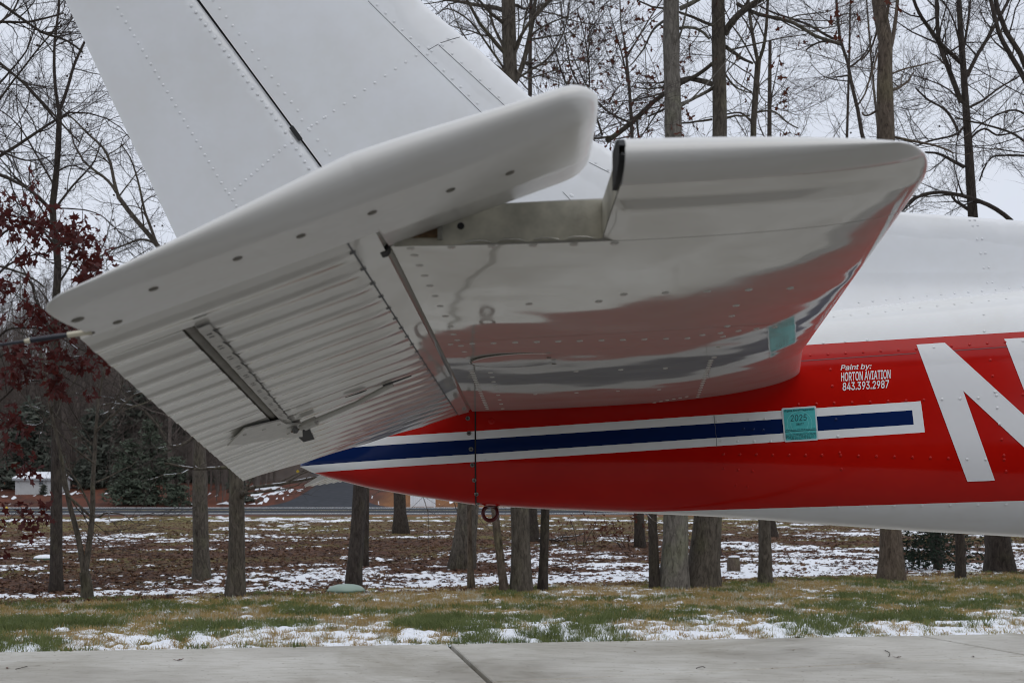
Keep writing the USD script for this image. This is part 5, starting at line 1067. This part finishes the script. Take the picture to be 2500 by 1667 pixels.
# green tank lid, snow covered lid, stumps, fallen boughs
def lid(label, px, rpx, hpx, mat, name, skirt, seed):
    b = base_at(*px); k = b[1] / FP; r = rpx * k; h = hpx * k; x = thing(name, label, 'lid', b)
    q = np.linspace(0, 1, 9); prof = [(r * math.sqrt(max(1 - t ** 2, 0)) if t > 0 else r, t * h) for t in q]
    put('lid_dome', tube([b + (0, 0, h * .35 + z * .65) for _, z in prof], [max(rr, .004) for rr, _ in prof], 32), mat, x, smooth=60)
    put('lid_rim', tube([b + (0, 0, -.06), b + (0, 0, h * .30), b + (0, 0, h * .36), b + (0, 0, h * .38)], [r * 1.0, r * 1.05, r * 1.05, r * .98], 32), skirt, x, smooth=35)
    return x
M_lid = simple('pale_green_plastic', (.25, .33, .27), .45, 0, (6, .85)); M_lidd = simple('dark_green_plastic', (.09, .15, .11), .5)
lid('pale green domed tank lid at the lawn edge', (845, 1449), 45, 24, M_lid, 'tank_lid', M_lidd, 1)
lid('snow covered round lid beside the sweetgum trunk', (112, 1366), 28, 13, M_snow, 'snowy_lid', M_lidd, 2)
def stump(label, px, wpx, hpx, seed):
    b = base_at(*px); k = b[1] / FP; x = thing('tree_stump', label, 'stump', b); rng = np.random.default_rng(seed)
    v, f = tube([b + (0, 0, -.06), b + (0, 0, .04), b + (0, 0, hpx * k * .6), b + (0, 0, hpx * k)], np.array([1.35, 1.12, 1.0, .97]) * wpx * k / 2, 16)
    nz = meshkit.noise(v * 14, seed); v = v + (v - np.r_[np.repeat([b], len(v), 0)]) * np.array([1, 1, 0]) * (nz[:, None] - .5) * .3
    put('wood', (v, f), M_bark_r, x, smooth=40)
    put('snow_cap', tube([b + (.01, 0, hpx * k + .004), b + (.01, 0, hpx * k + .02), b + (.01, 0, hpx * k + .03)], [wpx * k * .46, wpx * k * .44, wpx * k * .2], 14), M_snow, x, smooth=60)
stump('snow topped stump between two trunks right of the broad oaks', (1791, 1396), 30, 36, 3); stump('low broken stump at the lawn edge left of the elevator corner', (413, 1464), 17, 14, 4)
def bough(label, pts, w, seed):
    rng = np.random.default_rng(seed); q = np.array([base_at(*p) for p in pts]); q[:, 2] += np.linspace(.06, .16, len(q)) ; p = smooth_path(q, 12) + rng.normal(0, .012, (12, 3)); k = q[0][1] / FP
    x = thing('fallen_bough', label, 'branch', q[0]); r = np.linspace(w, w * .4, 12) * k / 2
    put('stem', tube(p, r, 7), M_bark_d, x, smooth=60); br, sh, ends = crown(rng, [(p, r)], nb=3, nt=3, nf=2, lb=.6, lt=.3, lf=.2)
    put('twigs', join(*[tube(a, b_, 4, False) for a, b_ in br], shoots(*sh)), M_twig, x, kind='stuff')
bough('fallen bare bough on the leaves right of the pale grey trunk', [(1310, 1318), (1345, 1328), (1385, 1322), (1425, 1318)], 7, 9); bough('shorter fallen bough in front of the longer one', [(1345, 1322), (1375, 1330), (1405, 1333)], 5, 10)
# dropped branches: leafy ends of boughs low behind the tie-down ring and left of the slender trunk
rz = np.random.default_rng(90)
for lab, px, sx, sz, nn in (('drooping spray of rusty oak leaves under the fuselage belly', (1405, 1262), .5, .32, 90), ('rusty leafed twiggy shrub left of the thin trunks', (1530, 1290), .95, .5, 200)):
    b = at(px[0], px[1], 26.0); x = thing('leafy_shrub', lab, 'shrub', (b[0], b[1], float(ground_z(b[0], b[1])))); g0 = np.array([b[0], b[1], float(ground_z(b[0], b[1]))])
    stems = [(wander(rz, g0 + rz.normal(0, .1, 3) * (1, 1, 0), b - g0 + rz.normal(0, .4, 3), np.linalg.norm(b - g0) * rz.uniform(.8, 1.3), 7, .12, .02), np.linspace(.012, .004, 7)) for _ in range(5)]
    put('stems', join(*[tube(p, r, 5) for p, r in stems]), M_bark_d, x, smooth=60); br, sh, ends = crown(rz, stems, nb=4, nt=3, nf=3, lb=.5, lt=.3, lf=.2)
    put('twigs', shoots(*sh), M_twig, x, kind='stuff'); put('leaves', leaves(rz, ends[rz.integers(0, len(ends), nn)] , .10), M_leaf_rust, x, kind='stuff')

# -- unseen building added behind the viewer to shade the apron and tail
M_blocker = simple('shade_hangar_steel', (.16, .165, .17), .6, 0, (1.0, .85)); M_blocker_in = simple('shade_hangar_inside', (.05, .05, .05), .9)
blocker = thing('hangar', 'grey steel building with an open front, unseen behind the viewer, added for shade', 'hangar', (0, -14, 0))
HY, HH = -8.0, 6.2
HX0, HX1 = -26.0, 3.2; HC, HL = (HX0 + HX1) / 2, HX1 - HX0
put('front_wall', join(box((HX0 + 2, HY, HH / 2), (4, .2, HH)), box((HX1 - .4, HY, HH / 2), (.8, .2, HH)), box((HC, HY, HH - .3), (HL - 1.6, .16, .6))), M_blocker, blocker)
put('back_wall', box((HC, HY - 14, HH / 2), (HL, .2, HH)), M_blocker_in, blocker)
for xx in (HX0, HX1): put('side_wall', box((xx, HY - 7, HH / 2), (.2, 13.7, HH)), M_blocker, blocker)
put('roof', (np.array([(HX0 - .5, HY + .6, HH), (HX1 + .5, HY + .6, HH), (HX1 + .5, HY - 7, HH + 1.6), (HX0 - .5, HY - 7, HH + 1.6), (HX0 - .5, HY - 14.4, HH), (HX1 + .5, HY - 14.4, HH)]), np.array([[0, 1, 2, 3], [3, 2, 5, 4]])), M_blocker, blocker)
put('floor', box((HC, HY - 7, 0.003), (HL - .4, 13.6, .006)), M_conc, blocker)

# ================================================================== grass and fallen leaves
def instancer(path, label, cat, protos, mats, P_, ang, sc, idx, tilt=None):
    pi = UsdGeom.PointInstancer.Define(stage, path); keys(pi.GetPrim(), label, cat, None, 'stuff')
    UsdGeom.Scope.Define(stage, path + '/protos'); t = []
    for k, (m, mt) in enumerate(zip(protos, mats)):
        usdkit.mesh(stage, path + '/protos/tuft_' + 'abcdefgh'[k], m, mt); t.append(Sdf.Path(path + '/protos/tuft_' + 'abcdefgh'[k]))
    pi.CreatePositionsAttr(Vt.Vec3fArray.FromNumpy(P_.astype(np.float32)))
    if tilt is None: q = [Gf.Quath(float(math.cos(a / 2)), 0, 0, float(math.sin(a / 2))) for a in ang]
    else: q = [Gf.Quath(*map(float, (math.cos(a / 2) * math.cos(b / 2), math.cos(a / 2) * math.sin(b / 2), math.sin(a / 2) * math.sin(b / 2), math.sin(a / 2) * math.cos(b / 2)))) for a, b in zip(ang, tilt)]
    pi.CreateOrientationsAttr(Vt.QuathArray(q)); pi.CreateScalesAttr(Vt.Vec3fArray.FromNumpy(np.repeat(sc[:, None], 3, 1).astype(np.float32)))
    pi.CreateProtoIndicesAttr(Vt.IntArray.FromNumpy(idx.astype(np.int32))); pi.CreatePrototypesRel().SetTargets(t)
def blade_mat(name, c0, c1):
    return usdkit.material(stage, L + name, {'o': ('geometry', {}), 'ob': ('object_info', {}), 'ad': ('math', {'math_type': 'add'}), 'hf': ('math', {'math_type': 'multiply', 'value2': 0.5}), 'r': ('rgb_ramp', {'ramp': [(0.0, c0), (1.0, c1)]}),
        'd': ('principled_bsdf', {'roughness': 0.6, 'specular_ior_level': 0.3}), 't': ('translucent_bsdf', {}), 'm': ('mix_closure', {'fac': 0.3})},
        [('o.random_per_island', 'ad.value1'), ('ob.random', 'ad.value2'), ('ad.value', 'hf.value1'), ('hf.value', 'r.fac'), ('r.color', 'd.base_color'), ('r.color', 't.color'), ('d.BSDF', 'm.closure1'), ('t.BSDF', 'm.closure2')], surface='m.closure')
M_gr = blade_mat('winter_green_blade', (0.075, 0.10, 0.03), (0.23, 0.25, 0.09)); M_tan = blade_mat('dormant_tan_blade', (0.28, 0.19, 0.075), (0.52, 0.40, 0.19)); M_mix = blade_mat('yellow_green_blade', (0.18, 0.145, 0.035), (0.38, 0.31, 0.10))
M_frost = blade_mat('frosted_blade', (0.40, 0.40, 0.32), (0.72, 0.74, 0.72))
def tuft(rng, n, h, spread, lean):
    r = rng.uniform(0, 1, n) ** .6 * spread; a = rng.uniform(0, 2 * np.pi, n); b = np.c_[r * np.cos(a), r * np.sin(a), np.full(n, -.008)]
    d = rng.normal(0, lean, (n, 3)); d[:, 2] = 1; d /= np.linalg.norm(d, axis=1, keepdims=True); hh = h * rng.uniform(.5, 1.2, n)[:, None]; w = np.c_[np.cos(a + 1.5), np.sin(a + 1.5), 0 * a] * .0022
    mid = b + d * hh * .55; dr = d.copy(); dr[:, 2] *= .45; tip = mid + dr * hh * .5
    v = np.stack([b - w, b + w, mid + w * .8, mid - w * .8, tip], 1).reshape(-1, 3); f = (np.arange(n) * 5)[:, None, None] + np.array([[0, 1, 2], [0, 2, 3], [3, 2, 4]])[None]
    return v, f.reshape(-1, 3)
rg = np.random.default_rng(12)
tufts = [tuft(rg, 26, .060, .05, .35), tuft(rg, 30, .045, .07, .8), tuft(rg, 26, .050, .06, .5), tuft(rg, 30, .085, .055, .45), tuft(rg, 30, .045, .07, .7)]
N_ = 26000
gy = rg.uniform(6.6, 16.5, N_ * 2); gx = rg.uniform(-.62, .62, N_ * 2) * (gy + 1.0)
ok = (gy > edge_y(gx) - .012) & (gy < crest_y(gx) + .5); gx, gy = gx[ok][:N_], gy[ok][:N_]
from scipy.interpolate import RegularGridInterpolator
Ti = gx / (np.maximum(gy, 6.5) + 2.0)
look = lambda A: RegularGridInterpolator((Yr, T), A, bounds_error=False, fill_value=0)(np.c_[gy, Ti])
gs, gz0, gm, gb_ = look(snow), look(GZ), look(mid), look(big)
keepg = rg.uniform(0, 1, len(gx)) < np.clip(0.95 - 1.6 * np.maximum(gs, 0), .30, 1)
led = gy - edge_y(gx); clump = meshkit.fbm(np.c_[gx * 1.8, gy * 2.0, 0 * gx], 3, 33)
pick = clump + rg.normal(0, .07, len(gx)) + .10 * np.exp(-led / .9) - .05 * (led - 2) / 3
idx = np.where(pick > .60, 0, np.where(pick > .50, 2, 1)); idx = np.where((pick > .61) & (led < 1.6), 3, idx); idx = np.where(rg.uniform(0, 1, len(gx)) < .16, 4, idx)
ssc = rg.uniform(.65, 1.45, len(gx)) * np.where(gs > .12, .9, 1.0)
Pg = np.c_[gx, gy, gz0 + .004 + np.clip(gs, 0, .3) * .03]
sel = keepg
instancer('/World/grass', 'patchy green and tan winter grass of the lawn', 'grass', tufts, [M_gr, M_tan, M_mix, M_gr, M_frost], Pg[sel], rg.uniform(0, 6.28, sel.sum()), ssc[sel], idx[sel])
# fallen leaves: three curled oak leaves scattered over the wood floor
def leaf_mesh(rng): return leaves(rng, np.zeros((1, 3)), 1.0, 0.0)
def flat_leaf(curl):
    lv, lf = OAK_T; return np.c_[lv[:, 0] - .5, lv[:, 1], curl * ((lv[:, 0] - .5) ** 2 * .9 + lv[:, 1] ** 2 * 2.2)], lf
M_litter = [simple('fallen_leaf_brown', (.12, .050, .024), .7, 0, (3, .5)), simple('fallen_leaf_dark', (.06, .026, .015), .7, 0, (3, .6)), simple('fallen_leaf_tan', (.16, .080, .036), .7, 0, (3, .6))]
NL = 90000
ly = 10 + 36 * rg.uniform(0, 1, NL) ** 1.5; lx = rg.uniform(-.60, .60, NL) * (ly + 1)
okl = ly > crest_y(lx) - .25; lx, ly = lx[okl], ly[okl]; gx, gy = lx, ly; Ti = gx / (np.maximum(gy, 6.5) + 2.0); ls, lz = look(snow), look(GZ)
kl = rg.uniform(0, 1, len(lx)) < np.clip(1.0 - 4.5 * np.maximum(ls, 0), .26, 1) * (1 - .45 * sstep((ly - 26) / 14)); lx, ly, ls, lz = lx[kl], ly[kl], ls[kl], lz[kl]; n = len(lx)
instancer('/World/leaf_litter', 'brown fallen leaves covering the wood floor', 'leaves', [flat_leaf(.5), flat_leaf(-.6), flat_leaf(.9)], M_litter, np.c_[lx, ly, lz + .012 + np.clip(ls, 0, .3) * .05], rg.uniform(0, 6.28, n), rg.uniform(.07, .13, n), rg.integers(0, 3, n), rg.normal(0, .6, n))
# a few leaves that have blown onto the lawn and the concrete
spots = [((435, 1612), .075, 'curled red brown leaf on the concrete below the lawn edge'), ((18, 1631), .055, 'brown leaf on the concrete at the far left'), ((1205, 1566), .08, 'brown leaf caught in the grass at the concrete joint'), ((2190, 1605), .06, 'flat brown leaf on the concrete at the right'),
         ((2376, 1603), .05, 'dark curled leaf on the concrete near the right edge'), ((2312, 1533), .05, 'rust coloured leaf in the edge snow at the right'), ((1945, 1556), .06, 'dark leaf at the lawn edge under the sticker'), ((1795, 1618), .03, 'tiny leaf scrap on the middle slab'), ((575, 1508), .07, 'orange brown leaf lying in the lawn snow'), ((700, 1508), .07, 'rust leaf in the grass right of the orange brown one'),
         ((1070, 1640), .025, 'speck of leaf on the concrete left of the joint'), ((1550, 1590), .03, 'leaf scrap on the concrete below the broad oaks'), ((1937, 1587), .03, 'dark leaf scrap under the lawn edge right of centre'), ((2492, 1640), .03, 'leaf scrap at the right edge of the concrete')]
for i, ((x_, y_), s_, lab) in enumerate(spots):
    Y = EYE * FP / (y_ - YH); X = (x_ - CX) / FP * Y; Z = max(float(ground_z(X, Y)) + .02, .0) if Y > edge_y(X) else 0.0
    v, f = flat_leaf((.8, -.5, .6)[i % 3]); a = i * 1.9; v = v * s_; v = np.c_[v[:, 0] * math.cos(a) - v[:, 1] * math.sin(a), v[:, 0] * math.sin(a) + v[:, 1] * math.cos(a), v[:, 2]]
    v[:, 2] -= v[:, 2].min() - .002; v = v + (X, Y, Z)
    put('fallen_leaf', (v, f), M_litter[(0, 0, 2, 0, 1)[i % 5]], smooth=True, label=lab, cat='leaf')
for i, ((xa, ya), (xb, yb), lab) in enumerate((((38, 1634), (66, 1627), 'thin twig on the concrete at the far left'), ((2160, 1588), (2170, 1603), 'curved thin stem on the concrete at the right'), ((1700, 1632), (1722, 1630), 'short twig on the middle slab'))):
    g = lambda x_, y_: np.array([(x_ - CX) / FP * EYE * FP / (y_ - YH), EYE * FP / (y_ - YH), .004])
    put('fallen_twig', tube(smooth_path([g(xa, ya), (g(xa, ya) + g(xb, yb)) / 2 + (.02, .02, .004), g(xb, yb)], 6), .0022, 5), M_twig, smooth=60, label=lab, cat='twig')
